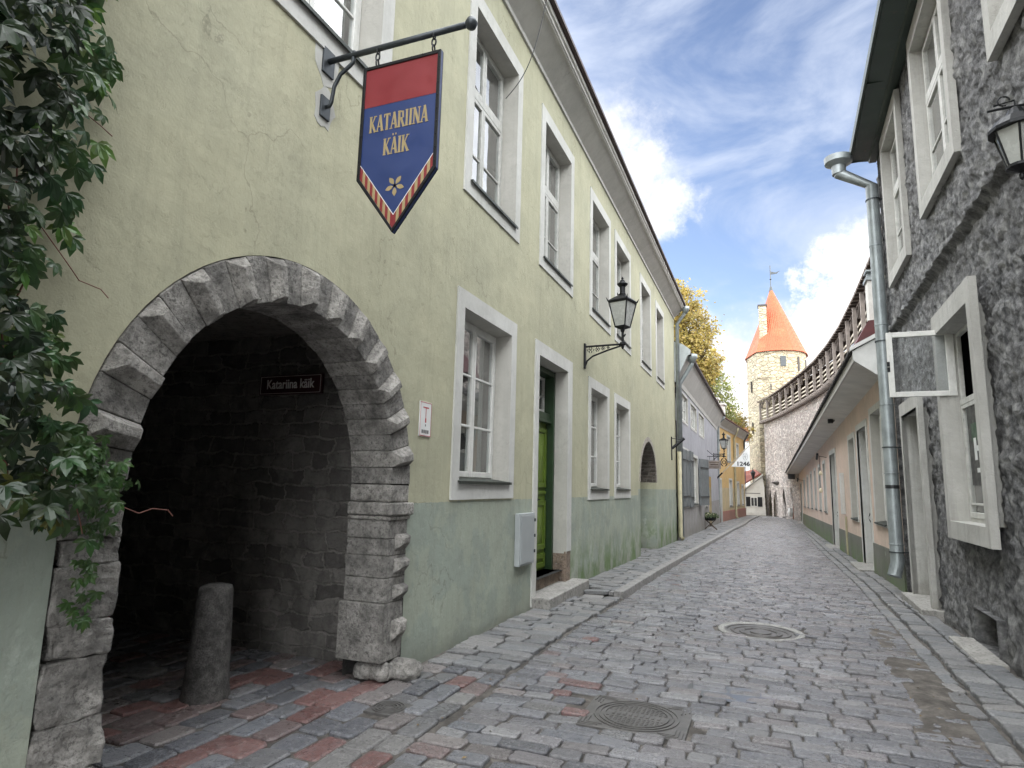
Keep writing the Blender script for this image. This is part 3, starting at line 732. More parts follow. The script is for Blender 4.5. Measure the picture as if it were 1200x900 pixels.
mb = MB(); mb.lathe(FG(mid+.08, 1.38, -.27), [(.02, -.02), (.028, 0), (.02, .02)], 10); mb.tube([FG(mid+.08, 1.38, -.33), FG(mid+.08, 1.38, -.25), FG(mid+.17, 1.38, -.25)], .009, 8); mb.build('door_handle', MT['iron'], leaf)
mb = MB()
ta, tb, tz0, tz1 = m0+.01, m1-.01, 2.76, DT-.31
for (p, q, r, s_) in ((ta, ta+.04, tz0, tz1), (tb-.04, tb, tz0, tz1), (ta+.04, tb-.04, tz0, tz0+.04), (ta+.04, tb-.04, tz1-.04, tz1)): mb.fbox(FG, p, q, r, s_, -.40, -.36)
for k in range(5):
    x = lerp(ta, tb, k/4); mb.tube([FG(mid, tz0+.04, -.38), FG(x, tz1 if 0 < k < 4 else lerp(tz0, tz1, .55), -.38)], .012, 6)
mb.build('transom_window', MT['frame_old'], gh)
mb = MB(); mb.poly([FG(ta, tz0, -.39), FG(tb, tz0, -.39), FG(tb, tz1, -.39), FG(ta, tz1, -.39)]); mb.build('transom_pane', MT['glass'], gh, fix=False)
mb = MB(); mb.fbox(FG, q0, q1, .12, .30, -.46, -.10); mb.build('threshold', MT['worn_foot'], gh, bevel=.01)
mb = MB(); mb.fbox(FG, 8.22, 10.25, -.12, .125, -.12, .27); mb.build('doorstep', MT['concrete'], gh, bevel=.015)
# niche doorway with pointed head
NA, NB = 16.3, 18.9; NC = (NA+NB)/2
nh = [(NB, -.35), (NB, 1.75)]
for i in range(1, 12): t = i/12; nh.append((NB-(NB-NC)*(1-math.cos(t*PI/2))*.95-(NB-NC)*.05*t, 1.75+1.1*math.sin(t*PI/2)*.97+.03*t))
nh += [(NC, 2.86)]; lf = [(2*NC-a, z) for a, z in nh[:-1]][::-1]; niche = nh+lf
holes.append(niche)
mb = MB(); dn = .75
for i in range(len(niche)-1):
    a, b = niche[i], niche[i+1]
    mb.poly([FG(a[0], a[1], 0), FG(b[0], b[1], 0), FG(b[0], b[1], -dn), FG(a[0], a[1], -dn)], mi=0 if min(a[1], b[1]) > .95 else 1)
# split lower sides
mb2 = MB()
for a in (NA, NB):
    mb2.poly([FG(a-.004 if a == NB else a+.004, -.35, 0), FG(a-.004 if a == NB else a+.004, .95, 0), FG(a-.004 if a == NB else a+.004, .95, -dn), FG(a-.004 if a == NB else a+.004, -.35, -dn)])
mb2.poly([FG(NA, -.35, -dn), FG(NB, -.35, -dn), FG(NB, .95, -dn), FG(NA, .95, -dn)])
ni = mb.build('niche', [coursed('niche_brick', (.15, .13, .11), (.24, .22, .19), .3, .10), MT['green_wall']], gh, fix=False)
mb2.build('niche_lining', MT['green_wall'], ni, fix=False)
mb = MB(); mb.poly([FG(NA-.1, .95, -dn), FG(NB+.1, .95, -dn), FG(NB+.1, 3., -dn), FG(NA-.1, 3., -dn)]); mb.build('niche_back', MT['passage'], ni, fix=False)
mb = MB()   # crumbling edging
ed = [(p[0]*1.0, p[1]) for p in niche if p[1] > .9]
for i in range(len(ed)-1):
    a, b = ed[i], ed[i+1]
    def o_(p, k): dx, dz = p[0]-NC, p[1]-1.5; l = math.hypot(dx, dz); return (p[0]+dx/l*k, p[1]+dz/l*k)
    a2, b2 = o_(a, .13), o_(b, .13)
    mb.hexa([FG(*a, -.02), FG(*b, -.02), FG(*b2, -.02), FG(*a2, -.02), FG(*a, .012), FG(*b, .012), FG(*b2, .006), FG(*a2, .006)])
mb.build('niche_edging', stone('crumbled_render', (.36, .33, .29), .35, 9, .02, 18), ni)
# front wall
WT = 7.88
mb = MB()
# tessellate in strips so that every hole stays simple
strips = [(-8, 1.6), (1.6, 5.2), (5.2, 8.0), (8.0, 10.6), (10.6, 13.05), (13.05, 15.7), (15.7, 18.93), (18.93, 23.4)]
for (s0, s1) in strips:
    hs = [h for h in holes if h[0][0] < s1 and h[0][0] > s0 or (min(p[0] for p in h) > s0 and max(p[0] for p in h) < s1)]
    if s0 == 1.6: outer = [(s0, -.4), (AC-RO-.01, -.4), *[(a, z) for a, z in reversed(arcpts(RO+.005))], (AC+RO+.01, -.4), (s1, -.4), (s1, WT), (s0, WT)]
    elif s0 == 15.7:
        outer = [(s0, -.5), (NA, -.5), *reversed(niche), (NB, -.5), (s1, -.5), (s1, WT), (s0, WT)]; hs = [h for h in hs if h is not niche]
    elif s0 == 8.0: outer = [(s0, -.4), (s1, -.4), (s1, WT), (s0, WT)]
    else: outer = rect(s0, s1, -.5, WT)
    mb.sheet(FG, outer, hs)
bm_wall = mb.build('wall', MT['green_wall'], gh, fix=False)
mb = MB()   # end wall, back wall, inner dark backing
mb.poly([(-2.95, 23.4, -.5), (-14, 23.4, -.5), (-14, 23.4, WT), (-8.5, 23.4, 13.4), (-2.95, 23.4, WT)])
mb.poly([(-2.95, -8, -.5), (-14, -8, -.5), (-14, -8, WT), (-8.5, -8, 13.4), (-2.95, -8, WT)])
mb.poly([(-14, -8, -.5), (-14, 23.4, -.5), (-14, 23.4, WT), (-14, -8, WT)])
mb.build('end_wall', MT['green_wall'], gh, fix=False)
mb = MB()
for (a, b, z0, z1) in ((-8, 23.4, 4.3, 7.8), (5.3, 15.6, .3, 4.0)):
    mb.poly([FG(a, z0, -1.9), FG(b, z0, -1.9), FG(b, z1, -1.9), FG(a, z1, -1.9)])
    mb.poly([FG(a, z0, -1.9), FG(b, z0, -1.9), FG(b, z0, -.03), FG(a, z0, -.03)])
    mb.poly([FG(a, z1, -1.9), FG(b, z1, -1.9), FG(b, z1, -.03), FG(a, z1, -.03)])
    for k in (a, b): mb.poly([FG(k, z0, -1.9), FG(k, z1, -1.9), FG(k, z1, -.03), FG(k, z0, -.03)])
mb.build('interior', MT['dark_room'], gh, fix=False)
# cornice and roof edge
prof = [(0, 7.80), (.03, 7.80), (.035, 7.86), (.30, 8.09), (.34, 8.10), (.34, 8.14), (.37, 8.15), (.40, 8.20), (.40, 8.24), (0, 8.24)]
mb = MB(); mb.prism(FG, prof[:5]+[(.34, 8.235), (0, 8.235)], -8, 23.35); mb.build('cornice', MT['cornice'], gh)
mb = MB(); mb.prism(FG, [(.341, 8.115), (.365, 8.125), (.37, 8.16), (.40, 8.17), (.405, 8.225), (.341, 8.225)], -8, 23.36); mb.build('cornice_moulding', MT['cornice_white'], gh)
mb = MB(); mb.prism(FG, [(.0, 8.237), (.47, 8.237), (.47, 8.29), (-5.55, 13.4), (-11.5, 8.3), (-11.2, 8.1), (-5.55, 13.2), (0, 8.30)], -8.2, 23.5); mb.build('roof', MT['roof_brown'], gh)
# ----- stone arch
def voussoir(mb, r0, r1, a0, a1, d0, d1, top=None):
    P = lambda r, a, d: FG(AC+r*math.cos(a), AZ+r*math.sin(a), d)
    g_ = .003
    a0 += g_/r1; a1 -= g_/r1
    mb.hexa([P(r0, a0, d0), P(r1, a0, d0), P(r1, a0, d1), P(r0, a0, d1), P(r0, a1, d0), P(r1, a1, d0), P(r1, a1, d1), P(r0, a1, d1)])
    if top:
        am = a0+(a1-a0)*.5; i = len(mb.v)
        ra, rb = r0+.035, r1-.055
        base = [P(r0+.004, a0, d1), P(r1-.004, a0, d1), P(r1-.004, a1, d1), P(r0+.004, a1, d1)]
        f0, f1 = a0+(a1-a0)*.26, a0+(a1-a0)*.60
        tp = [P(ra, f0, d1+top), P(rb, f0, d1+top), P(rb, f1, d1+top), P(ra, f1, d1+top)]
        mb.hexa(base+tp)
nV = 27; arch_flat, arch_ridge = MB(), MB()
for k in range(nV):
    a0 = PI*k/nV; a1 = PI*(k+1)/nV
    j = rnd.uniform(-.006, .006)
    if k % 2 == 0: voussoir(arch_flat, RI+rnd.uniform(-.004, .004), RO, a0, a1, -.4, .012+j)
    else: voussoir(arch_ridge, RI-.002, RO-.004, a0, a1, -.4, .014+j, .066+j)
ar = arch_flat.build('stone_arch', MT['arch_stone'], gh, bevel=.004, seg=1)
arch_ridge.build('ridged_stone', MT['arch_stone_light'], ar, bevel=.003, seg=1)
mb = MB()   # right jamb
z = .14; k = 0
JI, JO = AC+RI-.005, AC+RO
mb.fbox(FG, JI-.03, JO-.02, .14, .60, -.42, .015)
for (z0, z1, fac) in ((.604, .80, 0), (.804, .98, 1), (.984, 1.12, 0), (1.124, 1.272, 0)):
    mb.fbox(FG, JI+rnd.uniform(-.005, .005), JO-.005, z0, z1, -.4, .012+rnd.uniform(-.002, .002))
jr = mb.build('right_pier', MT['arch_stone'], ar, bevel=.006); jr.name = 'pier'
mb = MB(); mb.fbox(FG, JI-.02, JO+.015, 1.275, 1.31, -.4, .03); mb.hexa([FG(JI-.03, 1.315, -.4), FG(JO+.03, 1.315, -.4), FG(JO+.03, 1.315, .055), FG(JI-.035, 1.315, .055), FG(JI-.03, 1.42, -.4), FG(JO+.03, 1.42, -.4), FG(JO+.03, 1.42, .055), FG(JI-.035, 1.42, .055)])
mb.fbox(FG, JI, JO, 1.424, 1.57, -.4, .012)
mb.build('impost', MT['arch_stone_light'], ar, bevel=.014)
def facet(mb, a0, a1, z0, z1, d, top):
    base = [FG(a0, z0, d), FG(a1, z0, d), FG(a1, z1, d), FG(a0, z1, d)]
    mb.hexa(base+[FG(a0+.04, z0+(z1-z0)*.35, d+top), FG(a1-.03, z0+(z1-z0)*.45, d+top), FG(a1-.02, z1-.02, d+top), FG(a0+.06, z1-.03, d+top)])
for z0, z1 in ((.28, .46), (.83, .96), (1.02, 1.16), (.62, .74)): mb = MB(); facet(mb, JI+.10, JO-.005, z0, z1, .010, .06); mb.build('facet_stone', MT['arch_stone_light'], ar, bevel=.01)
mb = MB(); z = -.05; k = 0     # left pier of rough stones
while z < AZ-.05:
    h = (.36, .20, .28, .17, .24, .14, .2)[k % 7]*rnd.uniform(.9, 1.1); z1 = min(z+h, AZ-.003)
    a0 = AC-RO+rnd.uniform(-.008, .02)+.01*(1-z/AZ); a1 = AC-RI+rnd.uniform(-.015, .015)+.0*(1-z/AZ)
    dd = .015+rnd.uniform(0, .035)
    mb.hexa([FG(a0, z+.002, -.5), FG(a1, z+.002, -.5), FG(a1+rnd.uniform(-.02, .01), z+.002, dd+rnd.uniform(-.02, .02)), FG(a0, z+.002, .012), FG(a0, z1-.002, -.5), FG(a1, z1-.002, -.5), FG(a1+rnd.uniform(-.02, .01), z1-.002, dd+rnd.uniform(-.02, .02)), FG(a0, z1-.002, .012)])
    z = z1-.006; k += 1
lpier = mb.build('pier', MT['arch_stone'], ar, bevel=.012, seg=2)
for o_, lv in ((lpier, 3),):
    s_ = o_.modifiers.new('sub', 'SUBSURF'); s_.subdivision_type = 'SIMPLE'; s_.levels = s_.render_levels = 3
    tx = bpy.data.textures.new('rockface', 'CLOUDS'); tx.noise_scale = .12; tx.noise_depth = 4
    dm = o_.modifiers.new('rock', 'DISPLACE'); dm.texture = tx; dm.strength = .07; dm.mid_level = .5; dm.texture_coords = 'OBJECT'
# darker stone lining sheet behind the ring
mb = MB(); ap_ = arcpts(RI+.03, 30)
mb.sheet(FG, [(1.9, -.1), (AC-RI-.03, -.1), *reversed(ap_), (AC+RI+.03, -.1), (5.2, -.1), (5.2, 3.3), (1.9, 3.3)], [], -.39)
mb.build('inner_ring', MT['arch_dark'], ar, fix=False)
# passage
pas = MB()
def stonecell(a, z):     # coursed rubble relief
    a += .10*nz(a, z, 1, 2.2); z += .05*nz(a, z, 5, 2.)
    row = math.floor(z/.165); rr = random.Random(row*77); w = .32+.18*rr.random(); o = rr.random()*w
    u = ((a+o) % w)/w; v = (z/.165) % 1; e = min(min(u, 1-u)*w, min(v, 1-v)*.165)
    cid = math.floor((a+o)/w)*31+row*17; h = random.Random(cid).random()
    return min(1, e/.028)*.030*(.35+.9*h)
xs = frange(-14, -3.35, .045); zs = frange(-.15, 2.82, .04); n = len(xs)
pas.v = [(x, 5.05-.035*nz(x, z, 3, 2.5)-.02*nz(x, z, 2, 7), z) for z in zs for x in xs]
for j in range(len(zs)-1):
    for i in range(n-1): a = j*n+i; pas.f.append((a, a+1, a+n+1, a+n)); pas.c.append(None); pas.mi.append(0)
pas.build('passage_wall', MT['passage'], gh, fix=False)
mb = MB(); mb.poly([(-14, 2.02, -.2), (-3.4, 2.02, -.2), (-3.4, 2.02, 3.1), (-14, 2.02, 3.1)]); mb.poly([(-14, 2., -.2), (-14, 5.2, -.2), (-14, 5.2, 3.1), (-14, 2., 3.1)])
mb.box(-14, -3.45, 4.98, 5.12, 2.79, 3.08)
mb.poly([(-3.44, 5.02, -.1), (-3.44, 5.2, -.1), (-3.44, 5.2, 3.1), (-3.44, 5.02, 3.1)])
mb.build('passage_wall', MT['passage'], gh, fix=False)
mb = MB(); y = 2.0
while y < 5.1: mb.box(-14, -3.42, y+.004, min(y+.22, 5.12)-.004, 3.05, 3.10); y += .22
mb.box(-14, -3.4, 1.95, 5.15, 3.10, 3.14)
mb.build('passage_ceiling', MT['passage_ceiling'], gh)
# foot stones of the right pier
for k, (x, yy, s1, s2, s3) in enumerate(((-2.86, 4.86, .19, .13, .10), (-2.98, 4.72, .10, .08, .09), (-3.12, 4.70, .10, .07, .09))):
    bm = bmesh.new(); bmesh.ops.create_icosphere(bm, subdivisions=3, radius=1)
    for v in bm.verts:
        kf = 1+.28*noise.noise(v.co*1.7+Vector((k*5, 0, 0)))+.1*noise.noise(v.co*5); v.co = Vector((v.co.x*s1*kf, v.co.y*s2*kf, max(-.6, v.co.z)*s3*kf))
    me = bpy.data.meshes.new('foot_stone'); bm.to_mesh(me); bm.free(); me.materials.append(MT['arch_stone'])
    o = bpy.data.objects.new('foot_stone', me); COL.objects.link(o); o.location = (x, yy, .05)
    tag(o, ['largest rough boulder lying at the foot of the arch pier by the pavement', 'middle one of the three foot stones under the arch pier', 'innermost small stone tucked under the arch pier base'][k], 'stone', 'rough stones at the pier foot')
# rain pipe at the end of the green house
mb = MB(); X = -2.82
mb.tube([(-2.50, 23.2, 8.22), (-2.50, 23.2, 8.0), (-2.82, 23.3, 7.6), (-2.82, 23.3, 2.9)], .065, 12); mb.lathe((-2.5, 23.2, 8.05), [(.07, -.1), (.14, .05), (.14, .15)], 14)
dp = mb.build('rain_pipe', MT['zinc'], gh, smooth=True)
mb = MB(); mb.tube([(-2.82, 23.3, 2.9), (-2.82, 23.3, -.05), (-2.72, 23.3, -.16)], .075, 12); mb.build('pipe_foot', MT['pipe_cream'], dp, smooth=True)
mb = MB()   # loose cable from cornice to window
P0, P1 = Vector((-2.55, 7.3, 8.2)), Vector((-3.0, 7.02, 6.62)); pts = []
for i in range(17): t = i/16; p = P0.lerp(P1, t); p.z -= .22*math.sin(PI*t); p.x += .05*math.sin(PI*t); pts.append(p)
mb.tube(pts, .006, 6); mb.build('cable', MT['iron'], gh)

# ------------------------------------------------------------------ hanging banner sign
SY, SZ = 3.47, 4.70
sg = thing('hanging_sign', 'red and blue pennant shaped metal sign reading KATARIINA KÄIK hanging above the arch', 'sign', (-2.95, SY, SZ))
mb = MB(); mb.tube([(-2.95, SY, SZ), (-1.80, SY, SZ)], .022, 12); mb.lathe((-1.755, SY, SZ), [(.004, -.045), (.03, -.034), (.045, 0), (.03, .034), (.004, .045)], 14); mb.build('arm', MT['iron_grey'], sg, smooth=True)
mb = MB(); mb.tube([(-2.94, SY, 4.33), (-2.90, SY, 4.33), (-2.885, SY, 4.36), (-2.87, SY, 4.48), (-2.82, SY, 4.57), (-2.74, SY, 4.62), (-2.715, SY, 4.64), (-2.71, SY, 4.73)], .015, 10); mb.build('brace', MT['iron_grey'], sg, smooth=True)
for zc, s_ in ((SZ, .085), (4.33, .07)):
    mb = MB(); mb.fbox(FG, SY-s_*.75, SY+s_*.75, zc-s_*1.3, zc+s_*1.1, 0, .02); mb.build('mounting_plate', MT['iron_grey'], sg, bevel=.004)
    mb = MB(); pts = []
    for i in range(18): a = 2*PI*i/18; r = s_*rnd.uniform(1.7, 2.4); pts.append((SY+r*.8*math.cos(a), zc+r*1.15*math.sin(a)))
    mb.slab(FG, pts, -.002, .004); mb.build('patch', MT['white_plaster'], sg)
for cx in (-2.50, -2.04):
    mb = MB()
    for k in range(3):
        c = Vector((cx, SY, SZ-.015-.052*k)); pts = []
        for i in range(13):
            a = 2*PI*i/12; off = Vector((math.cos(a)*.016, 0, math.sin(a)*.03)) if k % 2 else Vector((0, math.cos(a)*.016, math.sin(a)*.03))
            pts.append(c+off)
        mb.tube(pts, .006, 6)
    mb.build('chain', MT['iron'], sg)
BX0, BX1, BT, BM, BB = -2.60, -1.97, 4.55, 3.68, 3.26; BC = (BX0+BX1)/2
def Fs(sgn):   # sign face facing -Y (towards the camera) or +Y
    return lambda a, z, d: (a if sgn < 0 else BX0+BX1-a, SY+sgn*d, z)
outl = [(BX0, BT), (BX0, BM), (BC, BB), (BX1, BM), (BX1, BT)]
f1 = Fs(-1)
mb = MB(); mb.slab(f1, outl, -.012, .012)
bd = mb.build('board', MT['sign_blue'], sg)
for sgn in (-1, 1):
    f = Fs(sgn)
    mb = MB(); t = .024
    inn = [(BX0+t, BT-t), (BX0+t, BM+.012), (BC, BB+t*1.3), (BX1-t, BM+.012), (BX1-t, BT-t)]
    for i in range(5):
        a, b, c, d = outl[i], outl[(i+1) % 5], inn[(i+1) % 5], inn[i]
        mb.hexa([f(*a, .010), f(*b, .010), f(*c, .010), f(*d, .010), f(*a, .022), f(*b, .022), f(*c, .022), f(*d, .022)])
    for i in range(5):
        a, b = outl[i], outl[(i+1) % 5]; L = math.hypot(a[0]-b[0], a[1]-b[1]); n = int(L/.10)
        for k in range(n+1):
            u = (k+.5)/(n+1); px_, pz_ = lerp(a[0], b[0], u), lerp(a[1], b[1], u); px_ += (BC-px_)*.03; pz_ += (3.95-pz_)*.012
            mb.lathe(f(px_, pz_, .023), [(.006, -.004), (.006, .004)], 6)
    mb.build('rim', MT['iron'], bd, bevel=.002, seg=1)
    mb = MB(); mb.slab(f, [(BX0+t, BT-t), (BX0+t, 4.23), (BX1-t, 4.23), (BX1-t, BT-t)], .0121, .0135); mb.build('red_field', MT['sign_red'], bd)
    mb, mg, mw = MB(), MB(), MB(); wv = .075
    for s_ in (-1, 1):
        xe = BX0+t if s_ < 0 else BX1-t
        n = 13
        for k in range(n):
            u0, u1 = k/n, (k+1)/n
            q = lambda u, w_: (lerp(xe, BC, u), lerp(BM+.012, BB+t*1.3, u)+w_)
            (mb if k % 2 == 0 else mg).slab(f, [q(u0, 0), q(u1, 0), q(u1, wv+.02), q(u0, wv+.02)], .0121, .0138)
        mw.slab(f, [(xe, BM+.012+wv+.02), (BC, BB+t*1.3+wv+.02), (BC, BB+t*1.3+wv+.027), (xe, BM+.012+wv+.027)], .0121, .014)
    mb.build('red_stripe', MT['sign_red'], bd); mg.build('gold_stripe', MT['sign_gold'], bd); mw.build('white_line', MT['sign_white'], bd)
    # serif capitals built from strokes
    G = {'K': (.62, [(.13, 0, .13, 1, .17), (.18, .42, .50, 1, .09), (.26, .52, .54, 0, .16)], [(.13, 0), (.13, 1), (.50, 1), (.54, 0)]),
         'A': (.62, [(.30, 1, .08, 0, .08), (.30, 1, .52, 0, .17), (.15, .3, .45, .3, .08)], [(.08, 0), (.52, 0)]),
         'T': (.58, [(.29, 0, .29, 1, .17), (.03, .955, .55, .955, .09), (.05, .80, .05, 1, .06), (.53, .80, .53, 1, .06)], [(.29, 0)]),
         'R': (.62, [(.13, 0, .13, 1, .17), (.13, .95, .38, .93, .09), (.42, .95, .46, .55, .14), (.13, .52, .42, .54, .09), (.30, .5, .54, 0, .16)], [(.13, 0), (.13, 1), (.55, 0)]),
         'I': (.32, [(.15, 0, .15, 1, .17)], [(.15, 0), (.15, 1)]),
         'N': (.66, [(.11, 0, .11, 1, .08), (.12, 1, .52, 0, .18), (.53, 0, .53, 1, .08)], [(.11, 0), (.10, 1), (.53, 1)])}
    G['Ä'] = (G['A'][0], G['A'][1]+[(.13, 1.17, .23, 1.17, .11), (.37, 1.17, .47, 1.17, .11)], G['A'][2])
    ml = MB(); kk = 0
    for word, xc, zb, sz, sx in (('KATARIINA', BC-.002, 4.03, .125, .090), ('KÄIK', BC-.01, 3.84, .125, .090)):
        tot = sum(G[c][0] for c in word)*sx*1.06; x = xc-tot/2
        for ch in word:
            w_, st_, sf = G[ch]
            for (x0, z0, x1, z1, t_) in st_+[(a-.12, b*.94+.03, a+.12, b*.94+.03, .055) for a, b in sf]:
                kk += 1; d_ = .0123+.0001*(kk % 12)
                A = Vector((x0*sx*1.06, z0*sz)); Bv = Vector((x1*sx*1.06, z1*sz)); dv = (Bv-A).normalized(); nn = Vector((-dv.y, dv.x))*t_*sx*.55
                if abs(dv.x) > .95: nn = Vector((-dv.y, dv.x))*t_*sz*.5
                P = [A+nn, A-nn, Bv-nn, Bv+nn]
                ml.slab(f, [(x+p.x, zb+p.y) for p in P], .0121, d_+.002)
            x += w_*sx*1.06
    ml.build('lettering', MT['sign_gold'], bd)
    ml = MB()
    for k in range(5):
        a = R(90+72*k+36); ax = Vector((math.cos(a), math.sin(a))); ay = Vector((-ax.y, ax.x)); c = Vector((BC, 3.60)); pts = []
        for u, w_ in ((.012, 0), (.03, .013), (.05, .017), (.066, .010), (.078, 0), (.066, -.010), (.05, -.017), (.03, -.013)): p = c+ax*u+ay*w_; pts.append((p.x, p.y))
        ml.slab(f, pts, .0121, .0142+.0002*k)
        ml.slab(f, [(c.x+math.cos(t_*PI/4)*.011, c.y+math.sin(t_*PI/4)*.011) for t_ in range(8)], .0121, .0150)
    ml.build('leaf_emblem', MT['sign_gold'], bd)

# ------------------------------------------------------------------ small things on the green wall
st = thing('street_sign', 'dark maroon street name plate reading Katariina käik on the passage wall', 'sign', (-4.40, 5.0, 2.45))
FP = lambda a, z, d: (a, 5.0-d, z)
mb = MB(); mb.slab(FP, rect(-4.79, -4.01, 2.435, 2.635), -.03, .004); mb.build('plate', MT['plaque_red'], st, bevel=.004)
mb = MB()
for r_ in ((-4.775, -4.025, 2.447, 2.451), (-4.775, -4.025, 2.619, 2.623), (-4.775, -4.771, 2.451, 2.619), (-4.029, -4.025, 2.451, 2.619)): mb.slab(FP, rect(*r_), .004, .006)
mb.build('border', MT['plaque_text'], st)
text_mesh('Katariina käik', .135, FP, -4.40, 2.497, .007, sx=.80, bold=.002, align='CENTER').build('lettering', MT['plaque_text'], st)
hs_ = thing('hydrant_sign', 'small white wall plate with a red T shaped symbol beside the arch', 'sign', (-2.95, 5.18, 2.2))
mb = MB(); mb.fbox(FG, 5.075, 5.29, 2.02, 2.345, .0, .012); mb.build('plate', MT['sign_white'], hs_, bevel=.003)
mb = MB()
for r_ in ((5.080, 5.285, 2.335, 2.341), (5.080, 5.285, 2.024, 2.030), (5.080, 5.084, 2.03, 2.335), (5.281, 5.285, 2.03, 2.335)): mb.slab(FG, rect(*r_), .012, .0135)
mb.slab(FG, rect(5.13, 5.235, 2.285, 2.297), .012, .0136); mb.slab(FG, rect(5.179, 5.187, 2.16, 2.285), .012, .0138); mb.slab(FG, rect(5.172, 5.194, 2.15, 2.19), .012, .0134)
mb.build('symbol', MT['sign_red_line'], hs_)
mb = MB(); mb.slab(FG, rect(5.176, 5.19, 2.115, 2.135), .012, .0134)
for k in range(4): mb.slab(FG, rect(5.115+k*.035, 5.14+k*.035, 2.05, 2.082), .012, .0134)
mb.build('digits', MT['lead_grey'], hs_)
ub = thing('utility_box', 'flat grey metal cabinet on the wall left of the green door', 'box', (-2.95, 7.87, .57))
mb = MB(); mb.fbox(FG, 7.58, 8.14, .585, 1.235, 0, .07); bx_ = mb.build('cabinet', MT['box_grey'], ub, bevel=.008)
mb = MB(); mb.fbox(FG, 7.61, 8.11, .61, 1.21, .07, .08); mb.build('lid', MT['box_grey'], ub, bevel=.004)
mb = MB(); [mb.fbox(FG, 8.09, 8.125, zz, zz+.04, .07, .09) for zz in (.72, .92, 1.12)]; mb.build('latch', MT['iron_grey'], ub)

def lantern(F, a, zb, reach, label, group, s=1., plate=True):
    """bracket lantern; zb is the height of the bracket's top bar"""
    o = thing('wall_lantern', label, 'street lamp', F(a, zb-.4*s, 0), group)
    c = F(a, zb, reach)
    mb = MB(); mb.fbox(F, a-.035*s, a+.035*s, zb-.42*s, zb+.04*s, 0, .035*s); mb.build('wall_plate', MT['iron'], o, bevel=.006)
    mb = MB(); T = lambda pts, r: mb.tube([F(a, z, d) for d, z in pts], r*s, 8)
    T([(.0, zb-.02*s), (reach, zb-.01*s)], .018); T([(.02, zb-.38*s), (.06*s, zb-.28*s), (.16*s, zb-.20*s), (reach*.6, zb-.11*s), (reach*.95, zb-.04*s)], .016)
    for k, (u, r0) in enumerate(((.17, .055), (.35, .045), (.50, .035), (.63, .024))):
        dd, zz = reach*u, zb-.02*s-(r0+.012)*s
        for j in range(4):
            a_ = j*PI/2+PI/4*0; cc = (dd+math.cos(a_)*r0*.55*s, zz+math.sin(a_)*r0*.55*s)
            T([(cc[0]+math.cos(t)*r0*.45*s, cc[1]+math.sin(t)*r0*.45*s) for t in [i*PI/4 for i in range(9)]], .006)
    mb.lathe(c, [(.006*s, -.10*s), (.022*s, -.07*s), (.03*s, -.04*s), (.05*s, -.02*s), (.05*s, .02*s), (.02*s, .03*s)], 10)
    mb.build('bracket', MT['iron'], o, smooth=False)
    z0 = zb+.0; sq = 4
    mb = MB(); mb.lathe(c, [(.022*s, .02*s), (.022*s, .20*s), (.04*s, .23*s), (.04*s, .26*s), (.02*s, .27*s)], 10); mb.tube([(c[0]+.02*s, c[1], c[2]+.12*s), (c[0]+.05*s, c[1], c[2]+.17*s)], .014*s, 6); mb.build('stem', MT['iron'], o)
    zb0, zt0, rb, rt = .30*s, .74*s, .135*s, .25*s
    g_ = MB(); rot = R(28)
    cor = lambda r, z, k, : (c[0]+r*math.cos(rot+k*PI/2), c[1]+r*math.sin(rot+k*PI/2), c[2]+z)
    for k in range(4): g_.poly([cor(rb*.97, zb0, k), cor(rb*.97, zb0, k+1), cor(rt*.97, zt0, k+1), cor(rt*.97, zt0, k)])
    body = MB()
    for k in range(4): body.tube([cor(rb, zb0, k), cor(rt, zt0, k)], .012*s, 6); body.tube([cor(rb, zb0, k), cor(rb, zb0, k+1)], .015*s, 6); body.tube([cor(rt, zt0, k), cor(rt, zt0, k+1)], .014*s, 6)
    body.lathe(c, [(.03*s, .25*s), (.11*s, .28*s), (rb*1.05, .295*s), (rb*1.05, .31*s)], 4, rot=rot)
    bo = body.build('cage', MT['iron'], o); g_.build('lamp_glass', MT['lamp_glass'], bo, fix=False)
    mb = MB(); mb.lathe(c, [(rt*.98, zt0-.01*s), (rt*1.12, zt0+.02*s), (rt*1.06, zt0+.035*s), (rt*.62, zt0+.10*s), (.07*s, zt0+.14*s), (.065*s, zt0+.16*s)], 4, rot=rot)
    for k in range(4): mb.tube([cor(rt*1.05, zt0+.02*s, k), cor(rt*1.2, zt0+.085*s, k)], [.016*s, .004*s], 6)
    mb.lathe(c, [(.055*s, zt0+.13*s), (.06*s, zt0+.17*s), (.05*s, zt0+.18*s), (.05*s, zt0+.29*s), (.095*s, zt0+.34*s), (.095*s, zt0+.355*s), (.05*s, zt0+.38*s), (.045*s, zt0+.41*s), (.018*s, zt0+.43*s), (.024*s, zt0+.455*s), (.004*s, zt0+.49*s)], 12)
    mb.build('cap', MT['iron'], o)
    return o
lantern(FG, 10.82, 4.10, .70, 'big black four sided lantern on a pierced bracket right of the green door', 'lanterns on scrolled wall brackets')
fh = thing('flag_bracket', 'empty black flag holder on the far end of the green house', 'bracket', (-2.95, 22.2, 2.8))
mb = MB(); mb.fbox(FG, 22.15, 22.27, 2.55, 3.35, 0, .03); mb.build('back_bar', MT['iron'], fh); mb = MB(); mb.tube([FG(22.2, 2.95, .02), FG(22.35, 3.3, .42)], .05, 8); mb.tube([FG(22.2, 3.3, .02), FG(22.35, 3.25, .38)], .012, 6); mb.build('socket', MT['iron'], fh)

